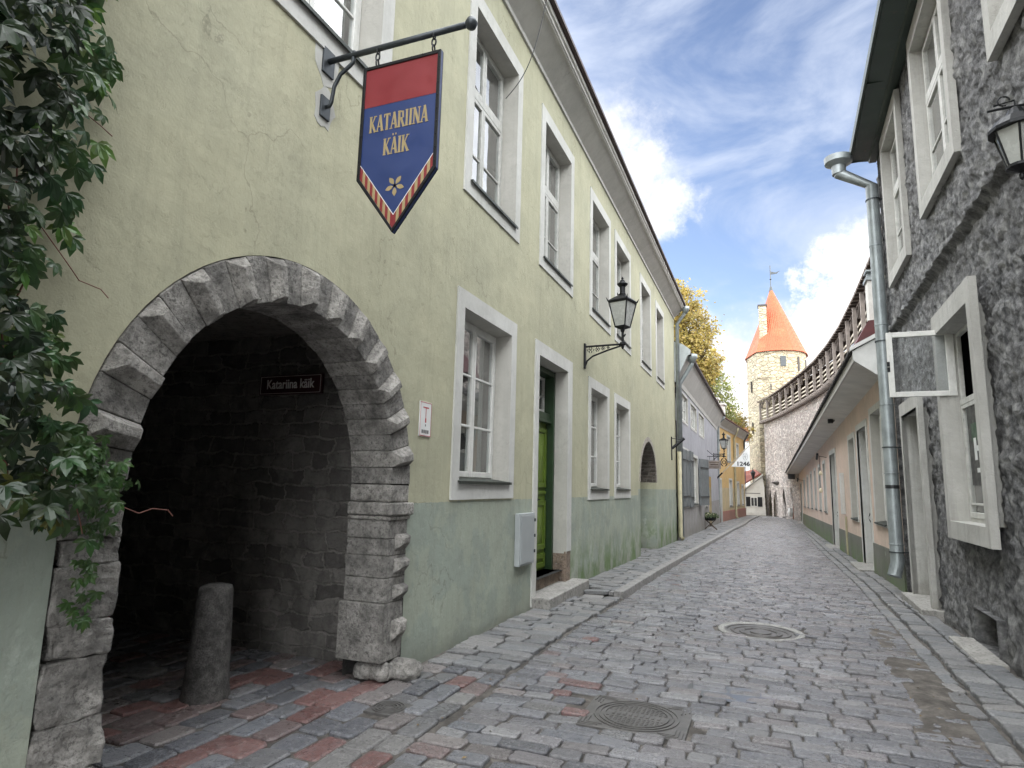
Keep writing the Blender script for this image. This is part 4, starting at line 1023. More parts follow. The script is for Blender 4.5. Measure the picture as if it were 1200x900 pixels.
# bollard
bo = MB(); prof = [(.19, -.12), (.178, 0), (.168, .08), (.156, .25), (.142, .5), (.134, .70), (.132, .755), (.120, .785), (.06, .80)]
bo.lathe((-3.91, 3.81, 0), prof, 28)
bo.v = [(-3.91+(x+3.91)*.88+.005*(z/.8)+.008*nz(x, y, z, 9), y+.008*nz(x, y, z+5, 9), z) for x, y, z in bo.v]
b_ = bo.build('bollard', MT['granite'], smooth=True); tag(b_, 'leaning tapered granite bollard standing in the mouth of the dark archway', 'bollard')
# red and white tape strip at the left pier, yellow plate at the picture's left edge
mb = MB(); f = lambda z: (-3.06+.015*math.sin(z*9), 2.262+.008*math.sin(z*14), z)
for k in range(9):
    z0, z1 = .80+k*.055, .80+(k+1)*.055; a, b = f(z0), f(z1)
    mb.hexa([(a[0], a[1], z0), (a[0]+.04, a[1]+.008, z0+.02), (a[0]+.05, a[1]+.016, z0+.02), (a[0], a[1]+.004, z0), (b[0], b[1], z1), (b[0]+.04, b[1]+.008, z1+.02), (b[0]+.05, b[1]+.016, z1+.02), (b[0], b[1]+.004, z1)], mi=k % 2)
tag(mb.build('barrier_tape', [MT['sign_white'], MT['sign_red']]), 'strip of red and white barrier tape at the left arch pier under the creeper', 'tape')
mb = MB(); mb.fbox(FG, 1.28, 1.575, 1.12, 1.66, .0, .012); tag(mb.build('yellow_plate', MT['yellow_plate'], bevel=.003), 'plain yellow plate on the wall below the creeper at the left picture edge', 'sign')

# ------------------------------------------------------------------ creeper
def leaflet(mb, c, ax, nrm, L, Wd, col):
    ay = nrm.cross(ax).normalized(); k = Wd/2; dr_ = -nrm*L*.10
    p0 = c; t1 = c+ax*L*.35+dr_*.2; t2 = c+ax*L*.7+dr_*.7; tip = c+ax*L+dr_*2
    fold = nrm*Wd*.12
    a1, a2 = c+ax*L*.30+ay*k*.85+fold, c+ax*L*.62+ay*k+fold+dr_*.5; a3 = c+ax*L*.82+ay*k*.5+dr_*1.2
    b1, b2 = c+ax*L*.30-ay*k*.85+fold, c+ax*L*.62-ay*k+fold+dr_*.5; b3 = c+ax*L*.82-ay*k*.5+dr_*1.2
    mb.faces([p0, t1, t2, tip, a1, a2, a3, b1, b2, b3], [(0, 4, 1), (4, 5, 2, 1), (5, 6, 3, 2), (0, 1, 7), (1, 2, 8, 7), (2, 3, 9, 8)], col)
def creeper_leaf(mb, c, out, down, size, col):
    n = (out+Vector((rnd.gauss(0, .35), rnd.gauss(0, .35), rnd.gauss(.15, .35)))).normalized()
    ax = (down-n*down.dot(n)).normalized(); ay = n.cross(ax)
    for k, (an, l) in enumerate(((0, 1.), (42, .88), (-42, .88), (88, .66), (-88, .66))):
        a = R(an+rnd.uniform(-9, 9)); d = ax*math.cos(a)+ay*math.sin(a)
        leaflet(mb, c, d, (n+d*rnd.uniform(-.25, .1)).normalized(), size*l, size*l*.40, tuple(x*rnd.uniform(.85, 1.15) for x in col))
ENV = [(5.2, 1.75), (3.9, 1.74), (3.73, 1.69), (3.59, 1.76), (3.34, 1.74), (2.92, 1.71), (2.64, 1.63), (2.39, 1.64), (2.08, 1.76), (1.88, 1.92), (1.70, 1.98), (1.59, 2.08), (1.43, 2.02), (1.24, 1.98)]
def env(z): return pl([(-a, b) for a, b in ENV], -z)+(.09 if z > 1.9 else .02)
vine = thing('climbing_vine', 'dark green five leaved creeper hanging down the wall at the left of the arch', 'climbing plant', (-2.9, 1.2, 1.3))
lv = MB(); sv = MB()
out = Vector((1, -.15, 0))
cnt = 0
while cnt < 3700:
    z = rnd.uniform(1.30, 5.0); y = rnd.uniform(-1.2, 2.3); e = env(z)
    lowlim = 1.43 if y < 1.86 else (1.36 if y < 2.0 else 1.22)
    if z < lowlim or y > e+rnd.gauss(0, .03): continue
    dens = 1. if y < e-.14 else .55
    if z < 1.62 and y < 1.8: dens = .6
    if 1.85 < z and e-.14 < y: dens *= .9
    if rnd.random() > dens: continue
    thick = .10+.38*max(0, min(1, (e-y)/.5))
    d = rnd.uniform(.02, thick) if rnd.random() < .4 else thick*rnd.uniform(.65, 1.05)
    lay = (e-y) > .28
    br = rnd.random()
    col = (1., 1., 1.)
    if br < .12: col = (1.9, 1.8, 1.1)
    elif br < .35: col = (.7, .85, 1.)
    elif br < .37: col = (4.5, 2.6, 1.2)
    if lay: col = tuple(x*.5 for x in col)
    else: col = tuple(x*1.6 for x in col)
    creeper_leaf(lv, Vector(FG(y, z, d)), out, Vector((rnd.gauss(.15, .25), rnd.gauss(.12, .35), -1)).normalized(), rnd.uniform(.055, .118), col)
    cnt += 1
# spray over the pier
for _ in range(110):
    t = rnd.random(); y = lerp(1.80, 2.13, t)+max(-.06, min(.05, rnd.gauss(0, .035))); z = lerp(1.72, 1.50, t)+rnd.gauss(0, .07)
    creeper_leaf(lv, Vector(FG(y, z, .08+rnd.uniform(0, .18))), out, Vector((0, rnd.gauss(.3, .3), -1)).normalized(), rnd.uniform(.04, .065), (1.25, 1.35, 1.1))
for _ in range(26):
    t = rnd.random(); creeper_leaf(lv, Vector(FG(2.04+rnd.gauss(0, .03), lerp(1.45, .95, t), .05+rnd.uniform(0, .05))), out, Vector((0, rnd.gauss(0, .3), -1)).normalized(), rnd.uniform(.035, .06), (1.2, 1.3, 1.))
lv.build('foliage', MT['ivy'], vine, fix=False)
for k in range(34):
    y = rnd.uniform(-1, 1.6); z = rnd.uniform(2.2, 4.8); p = [FG(y, z, .1)]
    for i in range(9): y += rnd.gauss(.015, .02); z -= rnd.uniform(.06, .16); p.append(FG(min(y, env(z)-.02), z, rnd.uniform(.08, .14)))
    sv.tube(p, .004, 5)
for (y0, z0, pts) in ((1.66, 2.62, [(.06, -.12), (.12, -.18), (.22, -.19), (.26, -.22)]), (2.12, 1.44, [(.08, -.02), (.15, 0), (.24, -.01), (.27, -.04)]), (1.82, 1.6, [(.06, -.1), (.1, -.2), (.12, -.26)]), (1.62, 3.25, [(.08, -.05), (.16, -.07), (.22, -.09)])):
    sv.tube([FG(y0-.1, z0+.05, .15)]+[FG(y0+a+.0, z0+b, .17) for a, b in pts], .0024, 5)
sv.build('stems', MT['vine_stem'], vine, fix=False)

# ------------------------------------------------------------------ dark stone house on the right
FD = Fr(1.855, 0, .026, 1, -1)
dh = thing('stone_house', 'dark grey house with knobbly rough render and white window surrounds on the right', 'house', (2.1, 8, 0))
BD = (.15, .24, .2)
dwin = [(7.47, 9.25, 1.10, 3.82, True), (7.53, 9.40, 5.22, 7.82, False), (10.50, 12.20, 5.12, 7.82, False), (4.35, 6.25, 5.40, 7.82, False), (3.3, 5.1, 1.1, 3.8, False), (1.0, 2.9, 5.4, 7.82, False)]
dholes = []
for i, (a, b, z0, z1, op) in enumerate(dwin):
    w, h = window(FD, dh, a, b, z0, z1, BD, depth=.15 if z0 < 4 else .09, cols=2 if not op else 1, transom=.62, mrows=(.45,) if not op else (.12,), frame='frame_old', open_top=op, sill=not op, proud=.055, splay=.02, glass='glass_low' if z0 < 4 else 'glass', surround='grey_plaster', reveal='grey_plaster'); dholes.append(h)
    if op: mainw = w
# open casement hinged on the far side
FCm = lambda a, z, d: (a, 9.08+d, z)
mb = MB(); x0, x1, z0, z1, t = 1.50, 2.22, 2.80, 3.63, .065
for r_ in ((x0, x0+t, z0, z1), (x1-t*1.3, x1, z0, z1), (x0+t, x1-t*1.3, z0, z0+t), (x0+t, x1-t*1.3, z1-t, z1)): mb.slab(FCm, rect(*r_), -.02, .022)
cs = mb.build('casement', MT['frame_white'], mainw, bevel=.005)
mb = MB(); mb.poly([FCm(x0+.05, z0+.05, 0), FCm(x1-.07, z0+.05, 0), FCm(x1-.07, z1-.05, 0), FCm(x0+.05, z1-.05, 0)]); mb.build('casement_pane', glass('casement_glass', (.85, .88, .9), .10, 1.5), cs, fix=False)
mb = MB(); [mb.box(x0-.012, x0+.02, 9.05, 9.06, zz, zz+.06) for zz in (3.12, 3.19)]; mb.build('latch', MT['iron'], cs)
# poster in the lower light
FPo = lambda a, z, d: FD(a, z, -.150+d)
mb = MB(); mb.slab(FPo, rect(7.85, 8.85, 1.72, 2.62), -.004, .0); po = mb.build('poster', MT['poster'], mainw)
mg, mw_, mr = MB(), MB(), MB()
for (a, b, z0, z1) in ((7.93, 8.72, 2.22, 2.42),): mg.slab(FPo, rect(a, b, z0, z1), 0, .002)
for (a, b, z0, z1) in ((8.15, 8.25, 2.02, 2.20), (8.35, 8.6, 2.10, 2.16), (8.35, 8.41, 1.95, 2.10), (8.1, 8.6, 1.86, 1.91), (8.55, 8.65, 2.0, 2.25), (8.2, 8.3, 1.78, 1.86)): mw_.slab(FPo, rect(a, b, z0, z1), 0, .003)
mr.slab(FPo, rect(7.92, 8.12, 1.85, 2.12), 0, .002)
mg.build('green_blocks', MT['poster_green'], po); mw_.build('white_blocks', MT['sign_white'], po); mr.build('red_blocks', MT['poster_red'], po)
# door
DA, DB_, DZ = 10.55, 12.12, 3.06
mb = MB(); mb.fbox(FD, DA, DA+.13, .02, DZ, -.02, .05); mb.fbox(FD, DB_-.13, DB_, .02, DZ, -.02, .05); mb.fbox(FD, DA+.13, DB_-.13, DZ-.2, DZ, -.02, .05); dsu = mb.build('door_surround', MT['grey_plaster'], dh)
dholes.append(rect(DA+.13, DB_-.13, .02, DZ-.2))
mb = MB(); i0, i1, jt = DA+.13, DB_-.13, DZ-.2
mb.poly([FD(i0, .0, .05), FD(i0, jt, .05), FD(i0, jt, -.34), FD(i0, .0, -.34)]); mb.poly([FD(i1, .0, .05), FD(i1, jt, .05), FD(i1, jt, -.34), FD(i1, .0, -.34)]); mb.poly([FD(i0, jt, .05), FD(i1, jt, .05), FD(i1, jt, -.34), FD(i0, jt, -.34)])
mb.build('door_reveal', MT['grey_plaster'], dsu)
mb = MB(); mb.fbox(FD, i0, i1, .05, jt, -.40, -.33); mb.fbox(FD, i0+.1, (i0+i1)/2-.05, .25, 1.2, -.33, -.315); mb.fbox(FD, (i0+i1)/2+.05, i1-.1, .25, 1.2, -.33, -.315); mb.fbox(FD, i0+.1, (i0+i1)/2-.05, 1.35, 2.5, -.33, -.315); mb.fbox(FD, (i0+i1)/2+.05, i1-.1, 1.35, 2.5, -.33, -.315)
mb.build('door', MT['grey_door'], dh, bevel=.004)
mb = MB(); mb.fbox(FD, 10.45, 12.15, -.15, .05, -.33, .20); mb.build('doorstep', MT['concrete'], dh, bevel=.012)
# cellar opening
CA, CB, C0, C1 = 7.78, 8.62, .02, .40
dholes.append(rect(CA, CB, C0, C1))
mb = MB()
for q in (((CA, C0), (CA, C1)), ((CA, C1), (CB, C1)), ((CB, C1), (CB, C0)), ((CB, C0), (CA, C0))): mb.poly([FD(*q[0], .0), FD(*q[1], .0), FD(*q[1], -.45), FD(*q[0], -.45)])
co_ = mb.build('cellar_opening', MT['rough_wall'], dh, fix=False)
mb = MB(); mb.poly([FD(CA, C0, -.44), FD(CB, C0, -.44), FD(CB, C1, -.44), FD(CA, C1, -.44)]); mb.build('cellar_dark', MT['dark_room'], co_)
mb = MB(); mb.fbox(FD, 7.55, 8.8, -.06, .035, -.02, .22); mb.build('cellar_sill', MT['concrete'], co_, bevel=.012)
# rough wall with real relief
def inhole(a, z, m_=0.): return any(h[0][0]-m_ < a < h[1][0]+m_ and h[0][1]-m_ < z < h[2][1]+m_ for h in dholes)
As = set(frange(-4, 3.4, .10)+frange(3.45, 13.12, .042)); Zs = set(frange(-.35, 7.95, .040))
for h in dholes:
    for a in (h[0][0], h[1][0]):
        As = {q for q in As if abs(q-a) > .015}; As.add(a)
    for z in (h[0][1], h[2][1]):
        Zs = {q for q in Zs if abs(q-z) > .015}; Zs.add(z)
As = sorted(As); Zs = sorted(Zs); na = len(As); mb = MB()
def relief(a, z):
    v = Vector((a*3.1, z*3.6, 0)); d, p = noise.voronoi(v+Vector((nz(a, z, 0, 5)*.5, nz(a, z, 4, 5)*.5, 0)))
    r = .020*(d[1]-d[0])+.030*noise.fractal(Vector((a*5, z*5, 1)), .7, 2.1, 5)+.024*noise.fractal(Vector((a*13, z*15, 7)), .6, 2.2, 3)
    led = 4.46+.02*nz(a, 0, 0, 2)
    r += -.075*(1-min(1, max(0, (z-led)/.05)))+.02*max(0, 1-abs(z-led-.06)/.08)
    if z < .9: r += .04*(1-max(z, 0)/.9)
    return r-.03
for z in Zs:
    for a in As: mb.v.append(FD(a, z, relief(a, z)))
for j in range(len(Zs)-1):
    for i in range(na-1):
        if inhole((As[i]+As[i+1])/2, (Zs[j]+Zs[j+1])/2): continue
        k = j*na+i; mb.f.append((k, k+1, k+na+1, k+na)); mb.c.append(None); mb.mi.append(0)
mb.build('wall', MT['rough_wall'], dh, smooth=True, fix=False)
mb = MB(); Y1 = 12.9
e0, e1 = FD(12.9, 0, 0), FD(-4, 0, 0)
mb.poly([(e0[0], e0[1], -.4), (9, Y1, -.4), (9, Y1, 7.9), (5.5, Y1, 12.2), (e0[0], e0[1], 7.9)]); mb.poly([(e1[0], -4, -.4), (9, -4, -.4), (9, -4, 7.9), (5.5, -4, 12.2), (e1[0], -4, 7.9)]); mb.poly([(9, -4, -.4), (9, Y1, -.4), (9, Y1, 7.9), (9, -4, 7.9)])
mb.build('end_wall', MT['rough_wall'], dh, fix=False)
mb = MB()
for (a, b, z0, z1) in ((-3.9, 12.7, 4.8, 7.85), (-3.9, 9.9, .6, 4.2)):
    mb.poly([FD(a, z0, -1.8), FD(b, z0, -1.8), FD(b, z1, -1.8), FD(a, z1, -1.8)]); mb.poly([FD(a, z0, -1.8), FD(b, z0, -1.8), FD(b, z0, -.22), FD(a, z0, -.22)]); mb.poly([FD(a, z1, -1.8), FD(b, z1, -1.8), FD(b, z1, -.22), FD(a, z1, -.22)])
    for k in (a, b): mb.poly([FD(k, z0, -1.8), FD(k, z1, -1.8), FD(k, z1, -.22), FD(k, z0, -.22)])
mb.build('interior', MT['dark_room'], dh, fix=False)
mb = MB(); mb.prism(FD, [(0, 7.86), (.12, 7.86), (.14, 7.90), (.42, 7.93), (.44, 7.90), (.47, 7.90), (.47, 8.05), (-3.6, 12.3), (-7.4, 8.1), (-7.4, 7.9), (-3.6, 12.1), (0, 8.05)], -4.2, 13.0)
for k in range(6):
    s0 = 12.98-2.6*k; mb.fbox(FD, s0-.03, s0, 7.905, 7.945, .13, .45)
mb.build('roof', MT['eave_green'], dh)
# zinc rain pipe
mb = MB(); px_ = 2.0
mb.tube([(1.52, 12.75, 7.9), (1.52, 12.75, 7.62), (2.05, 12.75, 7.28), (2.05, 12.75, .45), (1.98, 12.70, .22)], .108, 20)
mb.lathe((1.52, 12.75, 7.78), [(.12, -.18), (.13, -.02), (.24, .05), (.25, .16), (.23, .17), (.22, .08)], 24)
rp_ = mb.build('rain_pipe', MT['zinc'], dh, smooth=True)
mm = rp_.modifiers.new('es', 'EDGE_SPLIT'); mm.split_angle = R(35)
for zz in (6.1, 4.6, 3.15, 1.95, .75): mb = MB(); mb.lathe((2.05, 12.75, zz), [(.1085, -.012), (.115, -.008), (.115, .008), (.1085, .012)], 20); mb.build('joint_ring', MT['zinc'], rp_)
for zz in (7.0, 4.3, 2.4, .62): mb = MB(); mb.lathe((2.05, 12.75, zz), [(.1085, -.01), (.121, -.01), (.121, .01), (.1085, .01)], 20); mb.box(2.1, 2.24, 12.73, 12.77, zz-.01, zz+.01); mb.build('clamp', MT['iron_grey'], rp_)
mb = MB(); mb.lathe((2.05, 12.75, 1.72), [(.1083, -.03), (.111, -.03), (.111, .03), (.1083, .03)], 20); mb.build('label_band', MT['poster'], rp_)
# right lantern, hung from a scroll arm
rl = thing('wall_lantern', 'black six sided lantern hanging from a scroll arm at the right picture edge', 'street lamp', FD(5.0, 4.3, 0), )
c = FD(6.15, 4.36, -.0+.02); c = (1.86, 6.12, 4.30)
cr = lambda r, z, k: (c[0]+r*math.cos(k*PI/3+.3), c[1]+r*math.sin(k*PI/3+.3), c[2]+z)
g_ = MB(); bo_ = MB()
rb, rt, zb, zt = .075, .145, .0, .27
c = (1.70, 5.0, 3.83)
for k in range(6):
    g_.poly([cr(rb*.96, zb, k), cr(rb*.96, zb, k+1), cr(rt*.96, zt, k+1), cr(rt*.96, zt, k)]); bo_.tube([cr(rb, zb, k), cr(rt, zt, k)], .007, 6)
bo_.lathe(c, [(.004, -.10), (.016, -.085), (.018, -.06), (.010, -.045), (.05, -.03), (.085, -.012), (.085, .008)], 12)
cg = bo_.build('cage', MT['iron'], rl); g_.build('lamp_glass', MT['lamp_glass'], cg, fix=False)
mb = MB(); mb.lathe(c, [(rt*1.02, zt-.012), (rt*1.16, zt-.012), (rt*1.16, zt+.01), (rt*.8, zt+.075), (rt*.45, zt+.10), (.04, zt+.15), (.015, zt+.17)], 12); mb.build('cap', MT['iron'], rl)
mb = MB(); mb.tube([(c[0], c[1], c[2]+zt+.15), (c[0], c[1], c[2]+zt+.22), (c[0]-.12, c[1], c[2]+zt+.2)], .008, 6); mb.tube([(2.3, c[1], c[2]+zt+.20), (c[0]-.10, c[1], c[2]+zt+.17), (c[0]-.16, c[1], c[2]+zt+.165)], .009, 6)
mb.tube([(c[0]-.06+.035*math.cos(t), c[1], c[2]+zt+.225+.035*math.sin(t)) for t in [i*.5 for i in range(11)]], .006, 6); mb.build('scroll_arm', MT['iron'], rl)

# ------------------------------------------------------------------ pink house
def FPk(a, z, d):    # a = world y along its slightly curved front
    x = WRX(a); return (x-d, a, z)
ph = thing('pink_house', 'long low pink plastered house with deep white eaves on the right', 'house', (2.25, 30, -.4))
pk = lambda y, near, far: lerp(near, far, (y-13.)/44.)
pw = [(14.3, 16.0, .93, 3.45), (18.75, 20.35, .85, 3.2), (28.6, 30.0, .75, 2.9), (31.4, 32.8, .73, 2.85), (34.4, 36.0, .7, 2.78), (37.6, 39.4, .65, 2.7), (41.2, 43.2, .6, 2.6), (45.2, 47.4, .55, 2.5)]
pd_ = [(16.45, 18.4, -.10, 3.30), (24.1, 26.5, -.28, 3.1), (50.0, 52.5, -.6, 2.3)]
ph_h = []
for i, (a, b, z0, z1) in enumerate(pw):
    _, h = window(FPk, ph, a, b, z0, z1, (.18 if i < 2 else .2, .14, .06), depth=.16, cols=2, mrows=(.33, .66), splay=0., sill_out=.06, frame='frame_white'); ph_h.append(h)
for i, (a, b, z0, z1) in enumerate(pd_):
    mb = MB(); mb.fbox(FPk, a, a+.2, z0, z1, -.02, .02); mb.fbox(FPk, b-.2, b, z0, z1, -.02, .02); mb.fbox(FPk, a+.2, b-.2, z1-.15, z1, -.02, .02); s_ = mb.build('door_surround', MT['white_plaster'], ph)
    ph_h.append(rect(a+.2, b-.2, z0, z1-.15))
    mb = MB()
    for q in (((a+.2, z0), (a+.2, z1-.15)), ((b-.2, z0), (b-.2, z1-.15)), ((a+.2, z1-.15), (b-.2, z1-.15))): mb.poly([FPk(*q[0], .02), FPk(*q[1], .02), FPk(*q[1], -.3), FPk(*q[0], -.3)])
    mb.build('door_reveal', MT['white_plaster'], s_)
    mb = MB(); mb.fbox(FPk, a+.2, b-.2, z0, z1-.7, -.26, -.20); dd_ = mb.build('door', MT['grey_door'], ph)
    mb = MB(); mb.fbox(FPk, a+.2, b-.2, z1-.74, z1-.66, -.27, -.18); mb.fbox(FPk, (a+b)/2-.03, (a+b)/2+.03, z1-.66, z1-.15, -.26, -.2); mb.build('transom', MT['frame_white'], dd_)
    mb = MB(); mb.tube([FPk(b-.45, z0+1.0, -.15), FPk(b-.45, z0+1.1, -.10), FPk(b-.45, z0+1.22, -.15)], .02, 6); mb.build('door_handle', MT['iron'], dd_)
    mb = MB(); mb.fbox(FPk, a+.1, b-.1, z0-.14, z0+.0, -.25, .32); mb.build('doorstep', MT['concrete'], ph, bevel=.012)
mb = MB(); ys = [12.95, 14.2, 16.3, 18.6, 20.5, 23.9, 27.0, 28.4, 31.2, 34.2, 37.4, 41., 45., 49., 54., 57.]
pl_ = MB()
for a, b in zip(ys, ys[1:]):
    hh = [h for h in ph_h if a <= h[0][0] and h[1][0] <= b]
    za, zb = pk(a, 3.95, 2.9), pk(b, 3.95, 2.9); ga, gb = gz(a)-.2, gz(b)-.2
    notch = [h for h in hh if h[0][1] < .0]; ins = [h for h in hh if h not in notch]
    bot = [(a, ga)]
    for h in notch: bot += [(h[0][0], min(h[0][1], ga)), (h[3][0], h[3][1]), (h[2][0], h[2][1]), (h[1][0], min(h[0][1], gb))]
    mb.sheet(FPk, bot+[(b, gb), (b, zb), (a, za)], ins)
    # plinth
    q0, q1 = a, b
    segs = [(a, b)]
    for h in notch: segs = [(a, h[0][0]-.2), (h[1][0]+.2, b)]
    for p, q in segs:
        if q-p > .05:
            P = [FPk(p, gz(p)-.2, .0), FPk(q, gz(q)-.2, .0), FPk(q, gz(q)-.2, .035), FPk(p, gz(p)-.2, .035), FPk(p, pk(p, .56, .0), .0), FPk(q, pk(q, .56, .0), .0), FPk(q, pk(q, .56, .0), .025), FPk(p, pk(p, .56, .0), .025)]; pl_ = MB(); pl_.hexa(P); pl_.build('plinth', MT['pink_plinth'], ph)
mb.build('wall', MT['pink_wall'], ph, fix=False)
ov = lambda y: pl([(12.9, .60), (30, .66), (57, .82)], y)
so, fa, ro = MB(), MB(), MB()
yy = frange(12.92, 58., 2.5)
for a, b in zip(yy, yy[1:]):
    za, zb = pk(a, 3.92, 2.88), pk(b, 3.92, 2.88); oa, ob_ = ov(a), ov(b)
    so.poly([FPk(a, za, 0), FPk(b, zb, 0), FPk(b, zb+.10, ob_), FPk(a, za+.10, oa)])
    fa.hexa([FPk(a, za+.08, oa-.03), FPk(b, zb+.08, ob_-.03), FPk(b, zb+.08, ob_), FPk(a, za+.08, oa), FPk(a, za+.25, oa-.03), FPk(b, zb+.25, ob_-.03), FPk(b, zb+.25, ob_), FPk(a, za+.25, oa)])
    ro.hexa([FPk(a, za+.252, oa+.06), FPk(b, zb+.252, ob_+.06), FPk(b, zb+1.3, -1.6), FPk(a, za+1.3, -1.6), FPk(a, za+.31, oa+.06), FPk(b, zb+.31, ob_+.06), FPk(b, zb+1.36, -1.6), FPk(a, za+1.36, -1.6)])
    for k in range(6):
        y_ = lerp(a, b, (k+.5)/6); z_ = pk(y_, 3.92, 2.88)
        ro.hexa([FPk(y_-.1, z_+.24, ov(y_)+.08), FPk(y_+.1, z_+.24, ov(y_)+.08), FPk(y_+.1, z_+.30, ov(y_)-.1), FPk(y_-.1, z_+.30, ov(y_)-.1), FPk(y_-.1, z_+.285, ov(y_)+.08), FPk(y_+.1, z_+.285, ov(y_)+.08), FPk(y_+.1, z_+.38, ov(y_)-.1), FPk(y_-.1, z_+.38, ov(y_)-.1)])
so.build('soffit', MT['soffit'], ph, fix=False); fa.build('fascia', MT['cornice'], ph); ro.build('roof', MT['roof_dark'], ph)
mb = MB(); Fe = lambda a, z, d: (2.2-a, 12.90-d, z)      # boxed eave end
mb.slab(Fe, [(0, 3.55), (.02, 3.55), (.58, 3.98), (.62, 4.02), (.62, 4.18), (0, 4.52)], -.03, .02); mb.slab(Fe, [(-.05, 4.56), (.66, 4.18), (.66, 4.25), (-.05, 4.64)], -.05, .06); mb.build('eave_end', MT['fascia_white'], ph)
mb = MB(); mb.poly([(2.47, 58, -.8), (5, 58, -.8), (5, 58, 4), (2.47, 58, 2.9)]); mb.poly([(2.21, 12.97, -.3), (4.5, 12.97, -.3), (4.5, 12.97, 5.4), (2.21, 12.97, 4.1)]); mb.build('end_wall', MT['pink_wall'], ph, fix=False)
mb = MB(); mb.poly([FPk(13, -.8, -1.2), FPk(57, -.8, -1.2), FPk(57, 3.2, -1.2), FPk(13, 4.2, -1.2)]); mb.build('interior', MT['dark_room'], ph, fix=False)
mb = MB(); mb.box(2.50, 2.80, 17., 17.4, 4.4, 6.75); ch = mb.build('chimney', MT['white_render'], ph); mb = MB(); mb.box(2.46, 2.84, 16.96, 17.44, 6.75, 6.82); mb.box(2.52, 2.6, 17.1, 17.3, 6.82, 6.98); mb.box(2.7, 2.78, 17.1, 17.3, 6.82, 6.98); mb.box(2.48, 2.82, 17.0, 17.4, 6.98, 7.02); mb.build('chimney_cap', MT['zinc'], ch)
mb = MB(); mb.hexa([(2.0, 16.2, 4.9), (3.2, 16.2, 4.9), (3.2, 18.6, 4.9), (2.0, 18.6, 4.9), (2.35, 16.2, 5.55), (3.2, 16.2, 5.6), (3.2, 18.6, 5.6), (2.35, 18.6, 5.55)]); mb.build('dormer_roof', MT['roof_red'], ph)
mb = MB(); mb.fbox(FPk, 21.9, 22.25, .95, 2.2, 0, .1); mb.build('meter_box', MT['white_plaster'], ph, bevel=.01)
mb = MB(); mb.tube([FPk(21.5, -.2, .05), FPk(21.5, .9, .05)], .03, 8); mb.build('gas_pipe', MT['pipe_cream'], ph)
def arm_lamp(y, z, label):
    o = thing('spot_lamp', label, 'lamp', FPk(y, z, 0), 'small lamps on the pink wall')
    mb = MB(); mb.tube([FPk(y, z, 0), FPk(y, z+.06, .3)], .012, 6); mb.build('arm', MT['iron'], o)
    mb = MB(); mb.tube([FPk(y-.25, z+.12, .34), FPk(y+.2, z-.05, .34)], .045, 10); mb.build('lamp_head', MT['iron'], o)
arm_lamp(27.8, 2.95, 'black tube lamp on an arm over the nearer doors of the pink house'); arm_lamp(47.9, 2.35, 'tiny black lamp near the far end of the pink house front')
for k, y_ in enumerate((26.9, 27.3)):
    o = thing('bulb_lamp', ['upper pale bulb hanging under the tube lamp of the pink house', 'lower pale bulb hanging on a long wire by the pink house door'][k], 'lamp', FPk(y_, 1.8, .3))
    z_ = 2.3-.65*k
    mb = MB(); mb.tube([FPk(y_, 2.95, .3), FPk(y_, z_+.1, .3)], .006, 5); mb.build('wire', MT['iron'], o); mb = MB(); mb.lathe(FPk(y_, z_, .3), [(.01, -.08), (.06, -.05), (.07, 0), (.04, .06), (.02, .1)], 10); mb.build('bulb', MT['bulb'], o, smooth=True)
o = thing('shop_sign', 'small black hanging signboard at the far end of the pink house', 'sign', (1.9, 55, 2.7))
mb = MB(); mb.box(1.66, 2.14, 54.95, 55.0, 2.45, 2.98) if False else mb.box(1.70, 2.20, 54.95, 55.0, 2.55, 2.95); mb.build('board', MT['poster'], o); mb = MB(); mb.tube([(2.4, 54.98, 3.02), (1.6, 54.98, 3.02)], .02, 6); mb.build('arm', MT['iron'], o)
o = thing('security_lamp', 'small dark bracket lamp fixed under the pink house eave', 'lamp', FPk(21.2, 3.6, .2))
mb = MB(); mb.tube([FPk(21.2, 3.95, .25), FPk(21.2, 3.72, .25), FPk(21.2, 3.66, .40)], .02, 6); mb.build('arm', MT['iron'], o); mb = MB(); mb.fbox(FPk, 21.1, 21.3, 3.66, 3.78, .28, .42); mb.build('head', MT['iron'], o)
# barrel-like wooden stand and white round board at the far end
o = thing('sign_stand', 'brown wooden board stand at the far end of the pink house', 'stand', (2.15, 57.6, -.66))
mb = MB(); mb.hexa([(2.0, 57.5, -.66), (2.35, 57.5, -.66), (2.35, 57.9, -.66), (2.0, 57.9, -.66), (2.05, 57.6, .55), (2.3, 57.6, .55), (2.3, 57.7, .55), (2.05, 57.7, .55)]); mb.build('board', MT['wood_brown'], o)
mb = MB(); mb.lathe((1.86, 57.6, -.1), [(.02, -.40), (.16, -.3), (.2, 0), (.16, .3), (.02, .4)], 14); mb.build('white_disc', MT['sign_white'], o, smooth=True)

# ------------------------------------------------------------------ grey house, left
FGr = Fr(-2.96, 0, .0022, 1, 1)
gy = thing('grey_house', 'blue grey plastered house with grey shutters beyond the green house', 'house', (-2.95, 33, 0))
GH = []
for (a, b) in ((24.5, 27.0), (28.0, 30.6), (31.6, 34.4)):
    _, h = window(FGr, gy, a, b, 4.15, 5.35, (.1, .08, .08), depth=.07, cols=3, mrows=(.5,), sill=False, splay=0., frame='frame_white', curtain=[(0, 1)]); GH.append(h)
_, h = window(FGr, gy, 28.2, 30.7, .85, 3.1, (.12, .12, .08), depth=.1, cols=2, mrows=(.33, .66), splay=0.); GH.append(h)
_, h = window(FGr, gy, 24.45, 26.9, .85, 3.2, (.12, .12, .08), depth=.1, cols=2, splay=0.); GH.append(h)
_, h = window(FGr, gy, 34.0, 35.6, .60, 2.65, (.12, .12, .08), depth=.12, cols=2, splay=0.); GH.append(h)
